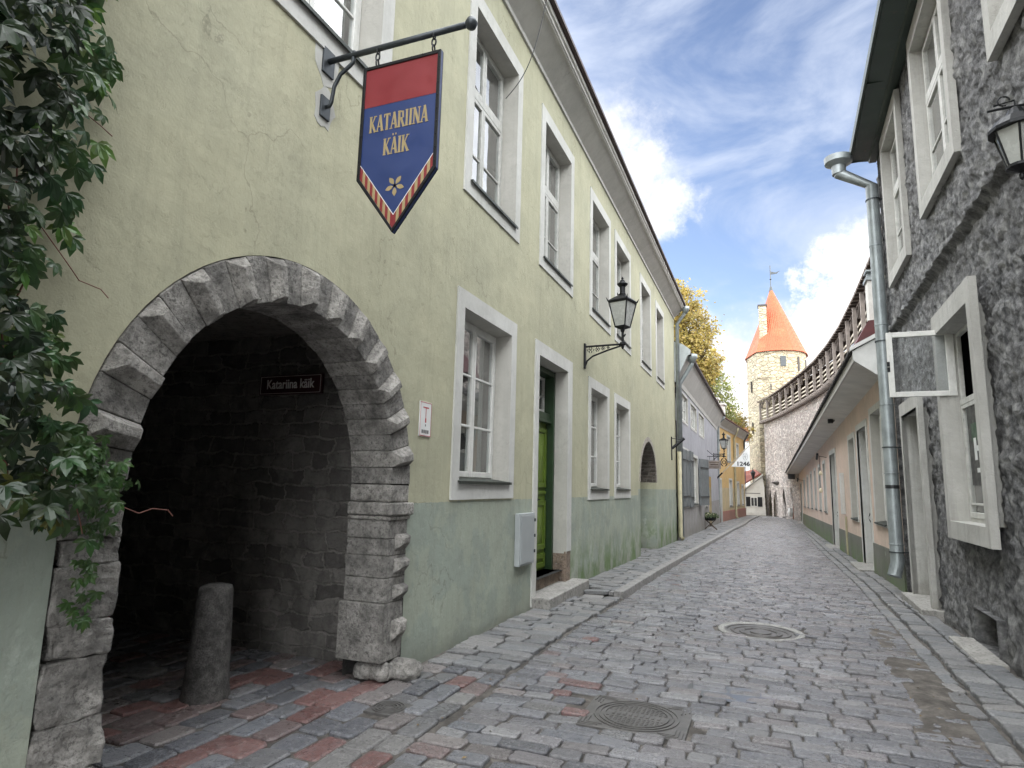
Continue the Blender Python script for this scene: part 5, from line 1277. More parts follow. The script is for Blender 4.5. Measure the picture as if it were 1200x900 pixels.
dh_ = rect(36.5, 38.2, -.5, 2.3)
def shutter(a0, a1, z0, z1, d=.03, ang=0.):
    mb = MB(); Fh = lambda a, z, dd: FGr(a0+(a-a0)*math.cos(ang), z, d+(a-a0)*math.sin(ang)+dd)
    mb.slab(Fh, rect(a0, a1, z0, z1), 0, .035)
    for zz in (z0+.35, z1-.45): mb.slab(Fh, rect(a0, a1, zz, zz+.09), .035, .055)
    mb.slab(Fh, rect(a0, a0+.08, z0, z1), .035, .05); mb.slab(Fh, rect(a1-.08, a1, z0, z1), .035, .05)
    o = mb.build('shutter', MT['shutter'], gy)
    mb = MB(); [mb.slab(Fh, rect(a0+.02, a1-.05, zz+.03, zz+.06), .055, .065) for zz in (z0+.35, z1-.45)]; mb.build('strap_hinge', MT['iron'], o)
shutter(24.55, 25.65, .92, 3.1); shutter(25.72, 26.82, .92, 3.1); shutter(27.1, 28.15, .85, 3.15); shutter(30.75, 31.95, .85, 3.0, .05, .25)
mb = MB(); gs = [23.4, 27.5, 31.0, 33.5, 36.0, 44.4]
low = GH[3:]; up = GH[:3]
strip_b = [23.4, 27.6, 31.3, 33.2, 36.2, 44.4]
for z0, z1, hs_l in ((-.9, 3.7, low), (3.7, 6.8, up)):
    for a, b in zip(strip_b if z0 < 0 else [23.4, 27.5, 31.1, 35.2, 44.4], (strip_b if z0 < 0 else [23.4, 27.5, 31.1, 35.2, 44.4])[1:]):
        hh = [h for h in hs_l if a < h[0][0] and h[1][0] < b]
        if a == 36.2 and z0 < 0: mb.sheet(FGr, [(a, z0), (36.5, z0), (36.5, 2.3), (38.2, 2.3), (38.2, z0), (b, z0), (b, z1), (a, z1)], [])
        else: mb.sheet(FGr, rect(a, b, z0, z1), hh)
mb.build('wall', MT['grey_wall'], gy, fix=False)
mb = MB(); mb.fbox(FGr, 36.5, 38.2, -.6, 2.3, -.3, -.2); mb.build('door', MT['grey_door'], gy)
mb = MB(); mb.poly([FGr(23.5, -.8, -1.2), FGr(44.3, -.8, -1.2), FGr(44.3, 6.7, -1.2), FGr(23.5, 6.7, -1.2)]); mb.build('interior', MT['dark_room'], gy, fix=False)
mb = MB(); mb.prism(FGr, [(0, 5.45), (.03, 5.45), (.06, 5.62), (.42, 6.35), (.45, 6.42), (0, 6.42)], 23.42, 44.5); mb.build('cornice', MT['cornice'], gy)
mb = MB(); mb.prism(FGr, [(.0, 6.43), (.56, 6.43), (.56, 6.52), (-4.4, 10.6), (-9, 6.6), (-8.8, 6.4), (-4.4, 10.3), (0, 6.6)], 23.41, 44.6); mb.build('roof', MT['roof_brown'], gy)
mb = MB(); mb.slab(lambda a, z, d: (-2.95+a, 23.405-d, z), [(0, 5.45), (.05, 5.45), (.47, 6.40), (.58, 6.45), (.58, 6.62), (.30, 6.85), (0, 6.95)], -.03, .06); mb.build('eave_end', MT['zinc_light'], gy)
mb = MB(); mb.tube([(-2.36, 23.7, 6.42), (-2.36, 23.7, 6.15), (-2.83, 23.75, 5.4), (-2.83, 23.75, -.2)], .085, 12); mb.lathe((-2.36, 23.7, 6.3), [(.09, -.12), (.2, .06), (.2, .2)], 16); mb.build('rain_pipe', MT['zinc'], gy, smooth=True)
mb = MB(); mb.tube([(-2.36, 43.9, 6.4), (-2.5, 43.9, 6.2), (-2.8, 43.9, 5.9), (-2.8, 43.9, -.5)], .10, 12); mb.build('rain_pipe', MT['zinc'], gy, smooth=True)

# ------------------------------------------------------------------ yellow house
FY = Fr(-3.03, 45, 1.30, 13.3, 1)
yh = thing('yellow_house', 'ochre yellow house with red plinth further down the street', 'house', (-2.4, 51, 0)); YL = 14.2
YH = []
for (a, b, z0, z1) in ((-.3, 1.3, 4.2, 6.0), (4.8, 6.6, 3.6, 5.7), (9.5, 11.0, 3.6, 5.4), (5.3, 6.9, .3, 2.45), (9.3, 10.7, .3, 2.3), (12., 13.2, .3, 2.1)):
    if a < 0: a, b = .4, 1.7
    _, h = window(FY, yh, a, b, z0, z1, (.17, .15, .1), depth=.12, cols=2, splay=0.); YH.append(h)
mb = MB()
for (a, b) in ((0, 4.4), (4.4, 8.), (8., 11.6), (11.6, YL)):
    hh = [h for h in YH if a < h[0][0] and h[1][0] < b]
    if a == 0: mb.sheet(FY, [(0, .1), (.6, .1), (.6, 2.3), (2.0, 2.3), (2.0, .1), (b, .1), (b, 6.5), (0, 6.5)], hh)
    else: mb.sheet(FY, rect(a, b, .1, 6.5), hh)
mb.build('wall', MT['yellow_wall'], yh, fix=False)
mb = MB(); mb.poly([FY(0, -.9, 0), FY(0, 6.5, 0), FY(0, 6.5, -7), FY(0, -.9, -7)]); mb.poly([FY(YL, -.9, 0), FY(YL, 6.5, 0), FY(YL, 6.5, -7), FY(YL, -.9, -7)]); mb.build('end_wall', MT['yellow_wall'], yh, fix=False)
mb = MB(); mb.fbox(FY, 2.0, YL+.02, -.9, .1, -.2, .03); mb.build('plinth', MT['red_plinth'], yh); mb = MB(); mb.fbox(FY, 0, .6, -.9, .1, -.2, .03); mb.build('plinth', MT['red_plinth'], yh)
mb = MB(); mb.fbox(FY, .6, .75, -.7, 2.4, -.1, .03); mb.fbox(FY, 1.85, 2.0, -.7, 2.4, -.1, .03); mb.fbox(FY, .75, 1.85, 2.25, 2.4, -.1, .03); sd = mb.build('door_surround', MT['white_plaster'], yh); mb = MB(); mb.fbox(FY, .75, 1.85, -.7, 2.25, -.3, -.22); mb.build('door', MT['wood_dark'], yh)
mb = MB(); mb.poly([FY(.1, -.8, -1.), FY(YL-.1, -.8, -1.), FY(YL-.1, 6.4, -1.), FY(.1, 6.4, -1.)]); mb.build('interior', MT['dark_room'], yh, fix=False)
mb = MB(); mb.prism(FY, [(0, 5.95), (.04, 5.95), (.08, 6.1), (.42, 6.42), (.45, 6.5), (0, 6.5)], 0, YL+.2); mb.build('cornice', MT['cornice'], yh)
mb = MB(); mb.prism(FY, [(0, 6.51), (.52, 6.51), (.52, 6.58), (-3.5, 9.0), (-7.5, 6.6), (-7.4, 6.4), (-3.5, 8.8), (0, 6.7)], -.1, YL+.3); mb.build('roof', MT['roof_red'], yh)
for k, a in enumerate((.6, 3.3, 6.2)):
    mb = MB(); zt = 8.2-.05*k; mb.fbox(FY, a, a+.7, 6.9, zt, -1.1, -.35); c_ = mb.build('chimney', MT['white_render'], yh); mb = MB(); mb.fbox(FY, a-.1, a+.8, zt, zt+.14, -1.2, -.25); mb.build('chimney_cap', MT['white_render'], c_)
mb = MB(); mb.tube([FY(7.6, 6.4, .45), FY(7.7, 6.1, .4), FY(7.9, 5.6, .1), FY(7.9, -.4, .1), FY(7.9, -.55, .25)], .08, 10); mb.build('rain_pipe', MT['pipe_cream'], yh, smooth=True)
mb = MB(); mb.tube([FY(13.9, 6.4, .45), FY(13.9, 5.8, .1), FY(13.9, -.5, .1)], .07, 10); mb.build('rain_pipe', MT['iron_grey'], yh, smooth=True)
lantern(FGr, 40.5, 3.75, .62, 'black lantern on the far end of the grey house above the small hanging sign', 'lanterns on scrolled wall brackets', 1.08)
# banner flag
fl = thing('flag', 'white triangular pennant reading 1246 on a slanting pole', 'flag', (-2.75, 43, 2.4))
FF = lambda a, z, d: (a, 43.3-d, z)
ax_, az_ = -2.62, 2.56
mb = MB(); mb.tube([FF(-2.95, 2.25, 0), FF(-.83, 4.48, 0)], .028, 8); mb.build('pole', MT['flag_pole'], fl)
mb = MB(); mb.tube([FF(-2.95, 2.25, 0), FF(-2.55, 2.67, 0)], .05, 8); mb.build('socket', MT['iron'], fl)
mb = MB(); n = 8; pts = [(-.84, 4.44), (-.86, 3.05), (-2.0, 3.08)]
mb.slab(FF, pts, -.006, .006); cl = mb.build('cloth', MT['sign_white'], fl)
tm = text_mesh('1246', .36, FF, -1.27, 3.14, .008, sx=1.15, bold=.012, align='CENTER'); tm.build('lettering', MT['poster'], cl)
mb = MB(); cc = (-1.13, 3.72)
mb.tube([FF(cc[0]+.13*math.cos(t), cc[1]+.23*math.sin(t), .01) for t in [i*PI/8 for i in range(17)]], .010, 5); mb.tube([FF(cc[0], cc[1]-.15, .01), FF(cc[0], cc[1]+.16, .01)], .012, 5); mb.tube([FF(cc[0]-.07, cc[1]+.03, .01), FF(cc[0], cc[1]-.05, .01), FF(cc[0]+.07, cc[1]+.03, .01)], .012, 5); mb.build('emblem', MT['lead_grey'], cl)
# small hanging shop sign
hg = thing('shop_sign', 'small weathered brown signboard hanging below the lantern of the grey house', 'sign', (-2.9, 36, 3))
mb = MB(); mb.box(-2.86, -2.18, 35.97, 36.02, 2.70, 3.14); bb_ = mb.build('board', MT['wood_grey'], hg); mb = MB(); mb.tube([(-2.95, 36, 3.36), (-1.9, 36, 3.36)], .018, 6); mb.tube([(-2.95, 36, 3.75), (-2.5, 36, 3.36)], .014, 6); mb.tube([(-2.75, 36, 3.36), (-2.75, 36, 3.1)], .01, 5); mb.tube([(-2.3, 36, 3.36), (-2.3, 36, 3.1)], .01, 5); mb.build('arm', MT['iron'], hg)
mb = MB(); mb.box(-2.78, -2.26, 35.955, 35.969, 3.02, 3.05); mb.box(-2.72, -2.32, 35.955, 35.969, 2.90, 2.95); mb.box(-2.78, -2.26, 35.955, 35.969, 2.78, 2.81); mb.build('marks', MT['wood_dark'], bb_)
mb = MB(); mb.tube([(-2.02+.16*math.cos(t), 36, 3.05+.22*math.sin(t)) for t in [i*PI/6 for i in range(13)]], .03, 6); mb.tube([(-2.02+.07*math.cos(t), 36, 3.05+.1*math.sin(t)) for t in [i*PI/6 for i in range(13)]], .025, 6); mb.lathe((-2.02, 36, 3.38), [(.02, -.08), (.08, 0), (.02, .08)], 10); mb.build('wreath', MT['iron'], hg)
# planter
pt = thing('plant_stand', 'dark plant bowl with green and white flowers on a folding stand by the grey wall', 'planter', (-2.62, 33.8, gz(33.8)+.08))
zb = gz(33.8)+.08
mb = MB()
for sx in (-1, 1):
    mb.tube([(-2.62-.30*sx, 33.7, zb), (-2.62+.26*sx, 33.75, zb+.5)], .02, 6); mb.tube([(-2.62-.30*sx, 34.0, zb), (-2.62+.26*sx, 33.95, zb+.5)], .02, 6)
mb.build('stand', MT['wood_dark'], pt)
mb = MB(); mb.lathe((-2.62, 33.85, zb+.42), [(.1, 0), (.26, .06), (.32, .22), (.28, .22)], 16); mb.build('bowl', MT['iron'], pt, smooth=True)
mb = MB()
for _ in range(500):
    v = Vector((rnd.gauss(0, 1), rnd.gauss(0, 1), abs(rnd.gauss(0, .8)))).normalized()*rnd.uniform(.15, .42); c = Vector((-2.62, 33.85, zb+.58))+Vector((v.x, v.y, v.z*.7)); a = Vector((rnd.gauss(0, 1), rnd.gauss(0, 1), rnd.gauss(0, 1))).normalized(); b = a.orthogonal().normalized(); s_ = rnd.uniform(.03, .06)
    col = (14, 9, 18) if rnd.random() < .06 else (rnd.uniform(.6, 1.6),)*3
    mb.poly([c-a*s_, c-b*s_*.5, c+a*s_, c+b*s_*.5], col)
mb.build('foliage', MT['leaf_dark'], pt, fix=False)

# ------------------------------------------------------------------ cottage, pale house behind, tower, city wall
ct = thing('cottage', 'small white cottage with a slanting gable and black shutters at the street end', 'house', (-1, 64, -.67))
FC = lambda a, z, d: (a, 64-d, z)
mb = MB(); mb.slab(FC, [(-2.6, -.7), (-.02, -.7), (-.10, 2.0), (-.22, 2.92), (-2.6, .95)], -3.5, 0); mb.build('wall', MT['white_render'], ct)
mb = MB(); mb.slab(FC, [(-2.8, .85), (-.18, 3.0), (-.18, 3.14), (-2.8, 1.0)], -3.7, .15); rf = mb.build('roof_edge', MT['white_render'], ct)
mb = MB(); mb.hexa([(-3.4, 64.0, 1.1), (-.3, 64.0, 3.1), (-.9, 68, 3.5), (-3.4, 68, 2.9), (-3.4, 64., 1.25), (-.4, 64., 3.2), (-.9, 68, 3.7), (-3.4, 68, 3.1)]); mb.build('roof', MT['tile_red'], ct)
mb = MB(); mb.slab(FC, rect(-1.32, -.72, .12, .98), .0, .05); wd = mb.build('window', MT['frame_white'], ct)
mb = MB(); mb.slab(FC, rect(-1.26, -1.05, .18, .92), .05, .055); mb.slab(FC, rect(-.99, -.78, .18, .92), .05, .055); mb.build('pane', MT['poster'], wd)
for a, b in ((-1.72, -1.34), (-.70, -.30)): mb = MB(); mb.slab(FC, rect(a, b, .12, 1.0), .0, .05); mb.build('shutter', MT['iron'], ct)
mb = MB(); mb.slab(FC, rect(-1.85, -.45, 1.30, 1.36), .0, .03); mb.build('sign_line', MT['lead_grey'], ct)
pb = thing('distant_house', 'pale bluish house wall glimpsed behind the white cottage and the flag', 'house', (-3, 78, -.7))
mb = MB(); mb.box(-7, -1.05, 78, 82, -.7, 7.2); mb.build('wall', plain('pale_blue_wall', (.5, .52, .54), .8), pb); mb = MB(); mb.hexa([(-7.2, 77.8, 7.2), (-.9, 77.8, 7.2), (-.9, 82.2, 7.2), (-7.2, 82.2, 7.2), (-7.2, 79.8, 9), (-.9, 79.8, 9), (-.9, 80.2, 9), (-7.2, 80.2, 9)]); mb.build('roof', MT['tile_red'], pb)

tw = thing('wall_tower', 'tall limestone defence tower with a steep orange tiled roof', 'tower', (1.4, 69, -.7))
TB = [(-1.38, 69.3), (-.31, 66.0), (.9, 65.55), (2.0, 65.6), (3.0, 66.0), (3.75, 66.8), (4.2, 67.9), (4.35, 69.2), (4.0, 72), (2.4, 73.5), (0, 73.5), (-1.2, 72.5)]
mb = MB(); n = len(TB); ZT = [-.8, 12.55, 12.6, 15.25]; OF = [0, 0, .06, .0]
cx_, cy_ = 1.4, 69.
ring = lambda z, k: [(cx_+(x-cx_)*k, cy_+(y-cy_)*k, z) for x, y in TB]
i0 = 0
for z, k in ((-.8, 1.02), (12.5, 1.0), (12.52, 1.015), (12.62, 1.015), (12.64, .99), (15.3, .99)): mb.v += ring(z, k)
for j in range(5):
    for i in range(n): mb.f.append((j*n+i, j*n+(i+1) % n, (j+1)*n+(i+1) % n, (j+1)*n+i)); mb.c.append(None); mb.mi.append(0)
mb.build('wall', MT['tower_wall'], tw, fix=False)
mb = MB(); mb.v = ring(15.15, 1.055)+ring(15.45, 1.0)+[(cx_+(x-cx_)*.5, cy_+(y-cy_)*.5, 18.9) for x, y in TB]+[(1.27+(x-cx_)*.02, cy_+(y-cy_)*.02, 22.5) for x, y in TB]
for j in range(3):
    for i in range(n): mb.f.append((j*n+i, j*n+(i+1) % n, (j+1)*n+(i+1) % n, (j+1)*n+i)); mb.c.append(None); mb.mi.append(0)
mb.f.append(tuple(range(n))); mb.c.append(None); mb.mi.append(0)
mb.build('roof', MT['tower_tile'], tw, fix=False)
mb = MB(); mb.box(-.02, .72, 66.5, 67.4, 16.5, 20.0); c_ = mb.build('chimney', MT['tower_wall'], tw); mb = MB(); mb.box(-.1, .8, 66.42, 67.5, 20.0, 20.15); mb.build('chimney_cap', MT['roof_dark'], c_)
mb = MB(); mb.tube([(1.27, 69, 22.3), (1.27, 69, 25.0)], .05, 6); mb.lathe((1.27, 69, 22.45), [(.22, -.25), (.14, .15), (.04, .3)], 8); mb.lathe((1.27, 69, 23.5), [(.01, -.12), (.12, 0), (.01, .12)], 8); v_ = mb.build('weather_vane', MT['iron_grey'], tw)
mb = MB(); mb.slab(lambda a, z, d: (a, 69-d, z), [(1.27, 24.0), (1.9, 24.05), (2.2, 24.35), (1.8, 24.2), (1.27, 24.35)], -.02, .02); mb.build('pennant', MT['iron_grey'], v_)
for (x, y, z0, z1, w_) in ((2.05, 65.62, 13.6, 14.6, .26), (3.45, 66.45, 13.2, 14.6, .10), (4.16, 67.85, 13.4, 14.5, .15)):
    mb = MB(); dx, dy = x-cx_, y-cy_; l = math.hypot(dx, dy); tx_, ty_ = -dy/l, dx/l
    P = lambda s_, z, o_: (x+tx_*s_+dx/l*o_, y+ty_*s_+dy/l*o_, z)
    mb.hexa([P(-w_, z0, -.2), P(w_, z0, -.2), P(w_, z0, .03), P(-w_, z0, .03), P(-w_, z1, -.2), P(w_, z1, -.2), P(w_, z1, .03), P(-w_, z1, .03)]); mb.build('window', MT['roof_dark'] if w_ < .2 else MT['iron_grey'], tw)
mb = MB(); mb.box(.8, .92, 65.5, 65.6, 11.3, 11.9); mb.build('slit', MT['roof_dark'], tw)
for z0 in (7.2, 11.4): mb = MB(); mb.box(-1.02, -.92, 67.6, 67.9, z0, z0+1.1); mb.build('slit', MT['roof_dark'], tw)

# city wall with covered wall-walk
GP = [(-.38, 65.0), (.55, 61.5), (1.35, 57.5), (2.04, 53.4), (2.75, 49.), (3.30, 44.9), (3.68, 40.), (3.89, 35.5), (3.95, 30), (3.92, 25.8), (3.85, 20), (3.8, 12)]
def path_pt(s):
    for a, b in zip(GP, GP[1:]):
        l = math.hypot(b[0]-a[0], b[1]-a[1])
        if s <= l: t = s/l; return (lerp(a[0], b[0], t), lerp(a[1], b[1], t)), ((b[0]-a[0])/l, (b[1]-a[1])/l)
        s -= l
    return GP[-1], (0, -1)
LEN = sum(math.hypot(b[0]-a[0], b[1]-a[1]) for a, b in zip(GP, GP[1:]))
_ts = frange(0, LEN, .5)
def FW(s, z, d):     # d outward = towards the street side (left of travel is -x side)
    s = max(0, min(LEN, s)); (x, y), _ = path_pt(s)
    (xa, ya), _ = path_pt(max(0, s-1.2)); (xb, yb), _ = path_pt(min(LEN-.01, s+1.2)); tx_, ty_ = xb-xa, yb-ya; l = math.hypot(tx_, ty_)
    nx, ny = ty_/l, -tx_/l       # travel is towards -y ; outward is -x
    return (x+nx*d, y+ny*d, z)
assert FW(5, 0, 1)[0] < FW(5, 0, 0)[0]
cwl = thing('city_wall', 'old limestone town wall with roofed wooden gallery curving up to the tower', 'wall', (1.5, 55, -.7))
WD = -.50
def arch_z(s):
    for c, hw, zt in ((1.35, .42, 1.75), (3.0, .75, 1.65), (5.9, .60, 1.9), (8.6, .6, 2.0)):
        if abs(s-c) < hw: return zt-(.67+zt)*.0-1.35*(abs(s-c)/hw)**1.6
    return -5
mb = MB(); Ss = frange(0, 11, .1)+frange(11.5, LEN, .8); Zz = [-.8, -.5]+frange(-.4, 2.2, .12)+[3.5, 5., 6.5, 8.0]
idx = {}
for j, z in enumerate(Zz):
    for i, s in enumerate(Ss): idx[i, j] = len(mb.v); mb.v.append(FW(s, z, WD+.02*(8-z)*.35))
for j in range(len(Zz)-1):
    for i in range(len(Ss)-1):
        sm, zm = (Ss[i]+Ss[i+1])/2, (Zz[j]+Zz[j+1])/2
        if zm < arch_z(sm): continue
        mb.f.append((idx[i, j], idx[i+1, j], idx[i+1, j+1], idx[i, j+1])); mb.c.append(None); mb.mi.append(0)
mb.build('wall', MT['city_wall'], cwl, fix=False)
mb = MB()
for s0 in frange(0, 10.5, .5): mb.poly([FW(s0, -.8, WD-.5), FW(s0+.5, -.8, WD-.5), FW(s0+.5, 2.4, WD-.4), FW(s0, 2.4, WD-.4)])
mb.build('arch_recess', MT['city_wall'], cwl, fix=False)
fl_, jo, ra, rd, rf, bk, ps = MB(), MB(), MB(), MB(), MB(), MB(), MB()
for a, b in zip(_ts, _ts[1:]):
    def seg(m_, z0, z1, d0, d1, z0b=None, z1b=None):
        m_.hexa([FW(a, z0, d0), FW(b, z0, d0), FW(b, z0b if z0b is not None else z0, d1), FW(a, z0b if z0b is not None else z0, d1), FW(a, z1, d0), FW(b, z1, d0), FW(b, z1b if z1b is not None else z1, d1), FW(a, z1b if z1b is not None else z1, d1)])
    seg(fl_, 8.10, 8.20, -2.6, -.12)
    for z in (8.42, 8.70, 8.98): seg(ra, z, z+.10, -.24, -.21)
    seg(rf, 11.25, 11.33, -2.5, .10, 9.98, 10.08)
    seg(ps, 9.86, 9.96, -.30, -.18)
    bk.poly([FW(a, 8, -2.5), FW(b, 8, -2.5), FW(b, 11.2, -2.5), FW(a, 11.2, -2.5)]); bk.poly([FW(a, -.8, -2.52), FW(b, -.8, -2.52), FW(b, 11.2, -2.52), FW(a, 11.2, -2.52)])
fl_.build('gallery_floor', MT['wood_grey'], cwl); ra.build('rail', MT['wood_pale'], cwl); rf.build('gallery_roof', MT['wood_dark'], cwl); ps.build('top_beam', MT['wood_grey'], cwl); bk.build('back_wall', MT['wood_dark'], cwl, fix=False)
s = .4
while s < LEN-12:
    mb = MB(); mb.fbox(FW, s-.075, s+.075, 8.2, 9.86, -.16, .0); 
    mb.hexa([FW(s-.05, 9.35, -.30), FW(s+.05, 9.35, -.30), FW(s+.05, 9.35, -.20), FW(s-.05, 9.35, -.20), FW(s-.50, 9.85, -.30), FW(s-.38, 9.86, -.30), FW(s-.38, 9.86, -.20), FW(s-.50, 9.85, -.20)])
    mb.hexa([FW(s-.05, 9.35, -.30), FW(s+.05, 9.35, -.30), FW(s+.05, 9.35, -.20), FW(s-.05, 9.35, -.20), FW(s+.38, 9.85, -.30), FW(s+.50, 9.86, -.30), FW(s+.50, 9.86, -.20), FW(s+.38, 9.85, -.20)])
    mb.build('post', MT['wood_grey'], cwl); s += 2.4
s = .2
while s < LEN-12: jo.fbox(FW, s-.07, s+.07, 7.93, 8.10, -1., .0); s += .62
jo.build('joist', MT['wood_grey'], cwl)
rt_ = MB(); s = .1
while s < LEN-10: rt_.fbox(FW, s-.05, s+.05, 9.95, 10.0, -.2, .15); s += .62
rt_.build('rafter_end', MT['wood_grey'], cwl)
mb = MB(); q = FW(3.9, 2.35, WD+.1); mb.lathe(q, [(.05, -.25), (.35, -.12), (.5, .02), (.1, .12)], 10); mb.build('stone_corbel', MT['passage'], cwl)
# small dark lantern on the tower foot
sl = thing('wall_lantern', 'small dark lantern on the shaded foot of the tower', 'street lamp', (-1.0, 63.2, 2.4))
mb = MB(); mb.lathe((-1.02, 63.2, 2.6), [(.06, 0), (.2, .6), (.24, .62), (.05, .85), (.02, 1.1)], 6); mb.build('cage', MT['iron'], sl); mb = MB(); mb.tube([(-1.02, 63.2, 2.6), (-1.02, 63.2, 2.4), (-.9, 66.9, 2.4)], .03, 6); mb.build('arm', MT['iron'], sl)

# ------------------------------------------------------------------ trees
def tree(base, blobs, n, leaf, size, label, mat, seed):
    r = random.Random(seed); o = thing('tree', label, 'tree', base, 'trees behind the left houses')
    tr = MB(); top = blobs[0][0]
    tr.tube([base, (lerp(base[0], top[0], .4), lerp(base[1], top[1], .4), lerp(base[2], top[2], .5)), top], [.35, .25, .08], 8)
    for b in blobs:
        c = Vector(b[0]); p0 = Vector((lerp(base[0], c.x, .35), lerp(base[1], c.y, .35), lerp(base[2], c.z, .45))); mid = p0.lerp(c, .5)+Vector((r.uniform(-.3, .3), r.uniform(-.3, .3), -.2)); tr.tube([p0, mid, c+Vector((0, 0, b[1]*.3))], [.14, .09, .02], 6)
        for _ in range(7):
            v = Vector((r.gauss(0, 1), r.gauss(0, 1), r.gauss(0, 1))).normalized()*b[1]*.85; tr.tube([c, c+v*.5+Vector((0, 0, .1)), c+v], [.05, .03, .01], 5)
    tr.build('trunk', MT['bark'], o, fix=False)
    mb = MB(); tot = sum(b[1]**2 for b in blobs)
    for b in blobs:
        c = Vector(b[0]); m_ = int(n*b[1]**2/tot); clumps = []
        for _ in range(int(26*b[1])):
            v = Vector((r.gauss(0, 1), r.gauss(0, 1), r.gauss(0, 1))).normalized()*b[1]*r.uniform(.55, 1.12); clumps.append((c+v, b[1]*r.uniform(.12, .26), r.uniform(.65, 1.3)))
        for _ in range(m_):
            cc_, rr_, br = r.choice(clumps); p = cc_+Vector((r.gauss(0, 1), r.gauss(0, 1), r.gauss(0, .8)))*rr_
            a = Vector((r.gauss(0, 1), r.gauss(0, 1), r.gauss(0, .7))).normalized(); q = a.orthogonal().normalized(); q = (q+a.cross(q)*r.uniform(-1, 1)).normalized(); s_ = size*r.uniform(.6, 1.2); k = br*r.uniform(.75, 1.25)
            mb.poly([p-a*s_, p-q*s_*.5, p+a*s_, p+q*s_*.5], (k, k*r.uniform(.9, 1.1), k))
    mb.build('crown', mat, o, fix=False)
tree((-7.0, 44, -.5), [((-6.2, 44, 12.6), 2.5), ((-4.6, 43.5, 12.2), 1.7), ((-5.0, 43, 9.6), 2.2), ((-3.6, 43, 10.2), 1.25), ((-4.9, 43, 14.2), 1.3), ((-7.6, 45, 11), 2.6)], 26000, None, .125, 'tall tree turning golden behind the grey house roof', MT['leaf_gold'], 3)
tree((-7.5, 58, -.6), [((-5.2, 57, 8.4), 2.3), ((-4.0, 57, 10.1), 1.7), ((-3.3, 57, 8.2), 1.5), ((-6.2, 57, 10.8), 2.3), ((-4.5, 57, 11.8), 1.3)], 13000, None, .12, 'dark green bushy tree above the chimneys of the yellow house', MT['leaf_green'], 5)
tree((-4.5, 66, -.6), [((-3.0, 64, 8.2), 1.5), ((-2.2, 64, 7.0), 1.1), ((-3.9, 65, 6.6), 1.8), ((-1.95, 64, 8.3), .6)], 8000, None, .11, 'yellowish lower tree between the yellow house roof and the tower', MT['leaf_gold'], 9)

# ------------------------------------------------------------------ light and sky
EL, AZS = 14., (.80, -.60)      # sun comes from behind right
sd_ = Vector((AZS[0]*math.cos(R(EL)), AZS[1]*math.cos(R(EL)), math.sin(R(EL)))).normalized()
sun = bpy.data.lights.new('sun', 'SUN'); sun.energy = 2.3; sun.angle = R(.5); sun.color = (1., .84, .62)
so_ = bpy.data.objects.new('sun', sun); COL.objects.link(so_); so_.rotation_euler = (-sd_).to_track_quat('-Z', 'Y').to_euler(); so_.location = (20, -20, 30)
w = bpy.data.worlds.new('World'); sc.world = w; w.use_nodes = True; t = w.node_tree; t.nodes.clear()
N = lambda typ, **k: (lambda n: ([setattr(n, a, b) for a, b in k.items()], n)[1])(t.nodes.new(typ)); L = t.links.new
outn = N('ShaderNodeOutputWorld'); bg = N('ShaderNodeBackground'); bg.inputs[1].default_value = .12; L(bg.outputs[0], outn.inputs[0])
sky = N('ShaderNodeTexSky', sky_type='NISHITA', sun_disc=False, sun_elevation=R(EL), sun_rotation=math.atan2(sd_.x, sd_.y), air_density=1.0, dust_density=.6, ozone_density=1.6)
tc = N('ShaderNodeTexCoord')
def vm(op, a, b=None, **k):
    n = N('ShaderNodeVectorMath', operation=op)
    for i, v in enumerate((a, b)):
        if v is None: continue
        if isinstance(v, bpy.types.NodeSocket): L(v, n.inputs[i])
        else: n.inputs[i].default_value = v
    return n
def mt(op, a, b=0., clamp=False):
    n = N('ShaderNodeMath', operation=op, use_clamp=clamp)
    for i, v in enumerate((a, b)):
        if isinstance(v, bpy.types.NodeSocket): L(v, n.inputs[i])
        else: n.inputs[i].default_value = v
    return n.outputs[0]
def ns(scale, det, rough, co, dist=0.):
    n = N('ShaderNodeTexNoise'); L(co, n.inputs['Vector']); n.inputs['Scale'].default_value = scale; n.inputs['Detail'].default_value = det; n.inputs['Roughness'].default_value = rough; n.inputs['Distortion'].default_value = dist; return n
dirn = vm('NORMALIZE', tc.outputs['Generated']).outputs[0]
def rmp(f, stops):
    n = N('ShaderNodeValToRGB'); L(f, n.inputs[0]); e = n.color_ramp.elements
    while len(e) < len(stops): e.new(.5)
    for i, (p, c) in enumerate(stops): e[i].position = p; e[i].color = (c, c, c, 1) if not hasattr(c, '__len__') else (*c, 1)
    n.color_ramp.interpolation = 'EASE'; return n.outputs[0]
wnz = ns(4.5, 10, .68, dirn).outputs['Color']
wv = vm('SCALE', vm('SUBTRACT', wnz, (.5, .5, .5)).outputs[0]); wv.inputs['Scale'].default_value = .30
wd_ = vm('ADD', dirn, wv.outputs[0]).outputs[0]
def blob(d, r0, r1):
    dist = vm('DISTANCE', wd_, d).outputs['Value']; return rmp(mt('DIVIDE', dist, r1), [(r0/r1, 1.), (1., 0.)])
cum = None
for d, r0, r1 in (((-.182, .865, .465), .01, .085), ((-.150, .905, .40), .01, .075), ((-.25, .85, .46), .05, .155), ((.13, .935, .315), .035, .07), ((.098, .95, .285), .03, .06), ((.06, .975, .21), .04, .085), ((.17, .93, .30), .06, .1), ((.03, .99, .13), .04, .12), ((-.055, .985, .17), .035, .085), ((-.04, .99, .12), .05, .12)):
    b_ = blob(d, r0, r1); cum = b_ if cum is None else mt('MAXIMUM', cum, b_)
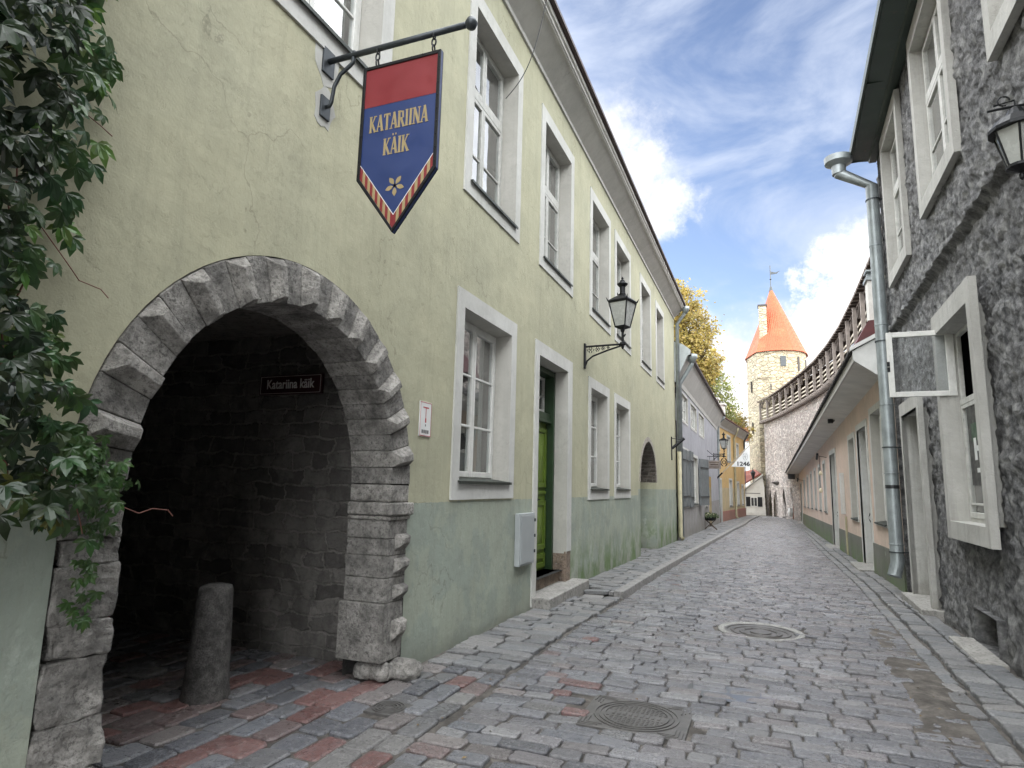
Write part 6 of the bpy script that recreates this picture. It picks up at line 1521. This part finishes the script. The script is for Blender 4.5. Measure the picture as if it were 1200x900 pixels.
# wispy high cloud
mp = N('ShaderNodeMapping'); L(dirn, mp.inputs[0]); mp.inputs['Scale'].default_value = (1.6, 1.0, 3.2); mp.inputs['Rotation'].default_value = (0, R(35), R(20))
wisp = mt('MULTIPLY', rmp(ns(2.6, 9, .58, mp.outputs[0], .5).outputs['Fac'], [(.36, 0.), (.72, 1.)]), .72)
# unseen bright sky added as fill for the lane: behind camera, both sides, overhead
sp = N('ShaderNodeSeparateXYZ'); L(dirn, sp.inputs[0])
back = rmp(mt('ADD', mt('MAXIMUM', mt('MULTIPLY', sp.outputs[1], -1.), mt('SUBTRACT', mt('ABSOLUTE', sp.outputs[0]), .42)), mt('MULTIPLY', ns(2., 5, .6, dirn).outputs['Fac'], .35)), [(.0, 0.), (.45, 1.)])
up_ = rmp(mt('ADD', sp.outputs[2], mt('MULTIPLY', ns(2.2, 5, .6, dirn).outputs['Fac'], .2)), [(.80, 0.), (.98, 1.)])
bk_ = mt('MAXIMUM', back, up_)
SKY_FILL, CLOUD, SKYK = 34., 7.6, 1.
def mixc(f, a, b):
    n = N('ShaderNodeMix', data_type='RGBA'); L(f, n.inputs[0])
    for i, v in ((6, a), (7, b)):
        if isinstance(v, bpy.types.NodeSocket): L(v, n.inputs[i])
        else: n.inputs[i].default_value = (*v, 1)
    return n.outputs[2]
skc = N('ShaderNodeMix', data_type='RGBA', blend_type='MULTIPLY'); skc.inputs[0].default_value = 1.; L(sky.outputs[0], skc.inputs[6]); skc.inputs[7].default_value = (1.62, 1.42, 1.52, 1)
shade = rmp(ns(9., 6, .6, wd_).outputs['Fac'], [(.3, (.72*CLOUD, .76*CLOUD, .84*CLOUD)), (.6, (CLOUD, CLOUD*.985, CLOUD*.97))])
shade_m = N('ShaderNodeMix', data_type='RGBA')
c1 = mixc(wisp, skc.outputs[2], (CLOUD*.62, CLOUD*.68, CLOUD*.80))
f1_ = ns(9., 6, .6, wd_).outputs['Fac']
cc1 = mixc(rmp(f1_, [(.35, 0.), (.6, 1.)]), (CLOUD*.78, CLOUD*.81, CLOUD*.87), (CLOUD, CLOUD*.985, CLOUD*.96))
c2 = mixc(cum, c1, cc1)
c3 = mixc(bk_, c2, (SKY_FILL*.98, SKY_FILL, SKY_FILL*1.02))
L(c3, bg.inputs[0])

# ------------------------------------------------------------------ camera
cam = bpy.data.cameras.new('camera'); co = bpy.data.objects.new('camera', cam); COL.objects.link(co); sc.camera = co
Yc = Vector((297, 125, 740)).normalized(); Uc = Vector((119, -4590, 740)); Uc = (Uc-Yc*Uc.dot(Yc)).normalized(); Xc = Yc.cross(Uc)
# rows: world axes in image space (x right, y down, z forward); columns are the camera's axes in the world
M = Matrix((Xc, Yc, Uc)); right, down, fwd = M.col[0], M.col[1], M.col[2]
rot = Matrix((right, -down, -fwd)).transposed()
co.matrix_world = Matrix.Translation((0, 0, 1.6)) @ rot.to_4x4()
cam.sensor_width = 36; cam.lens = 740/1200*36; cam.clip_start = .05; cam.clip_end = 800
sc.view_settings.view_transform = 'Standard'; sc.view_settings.look = 'None'; sc.view_settings.exposure = .68; sc.view_settings.gamma = 1
sc.cycles.max_bounces = 8; sc.cycles.diffuse_bounces = 4; sc.cycles.transparent_max_bounces = 12
sc.cycles.use_denoising = True
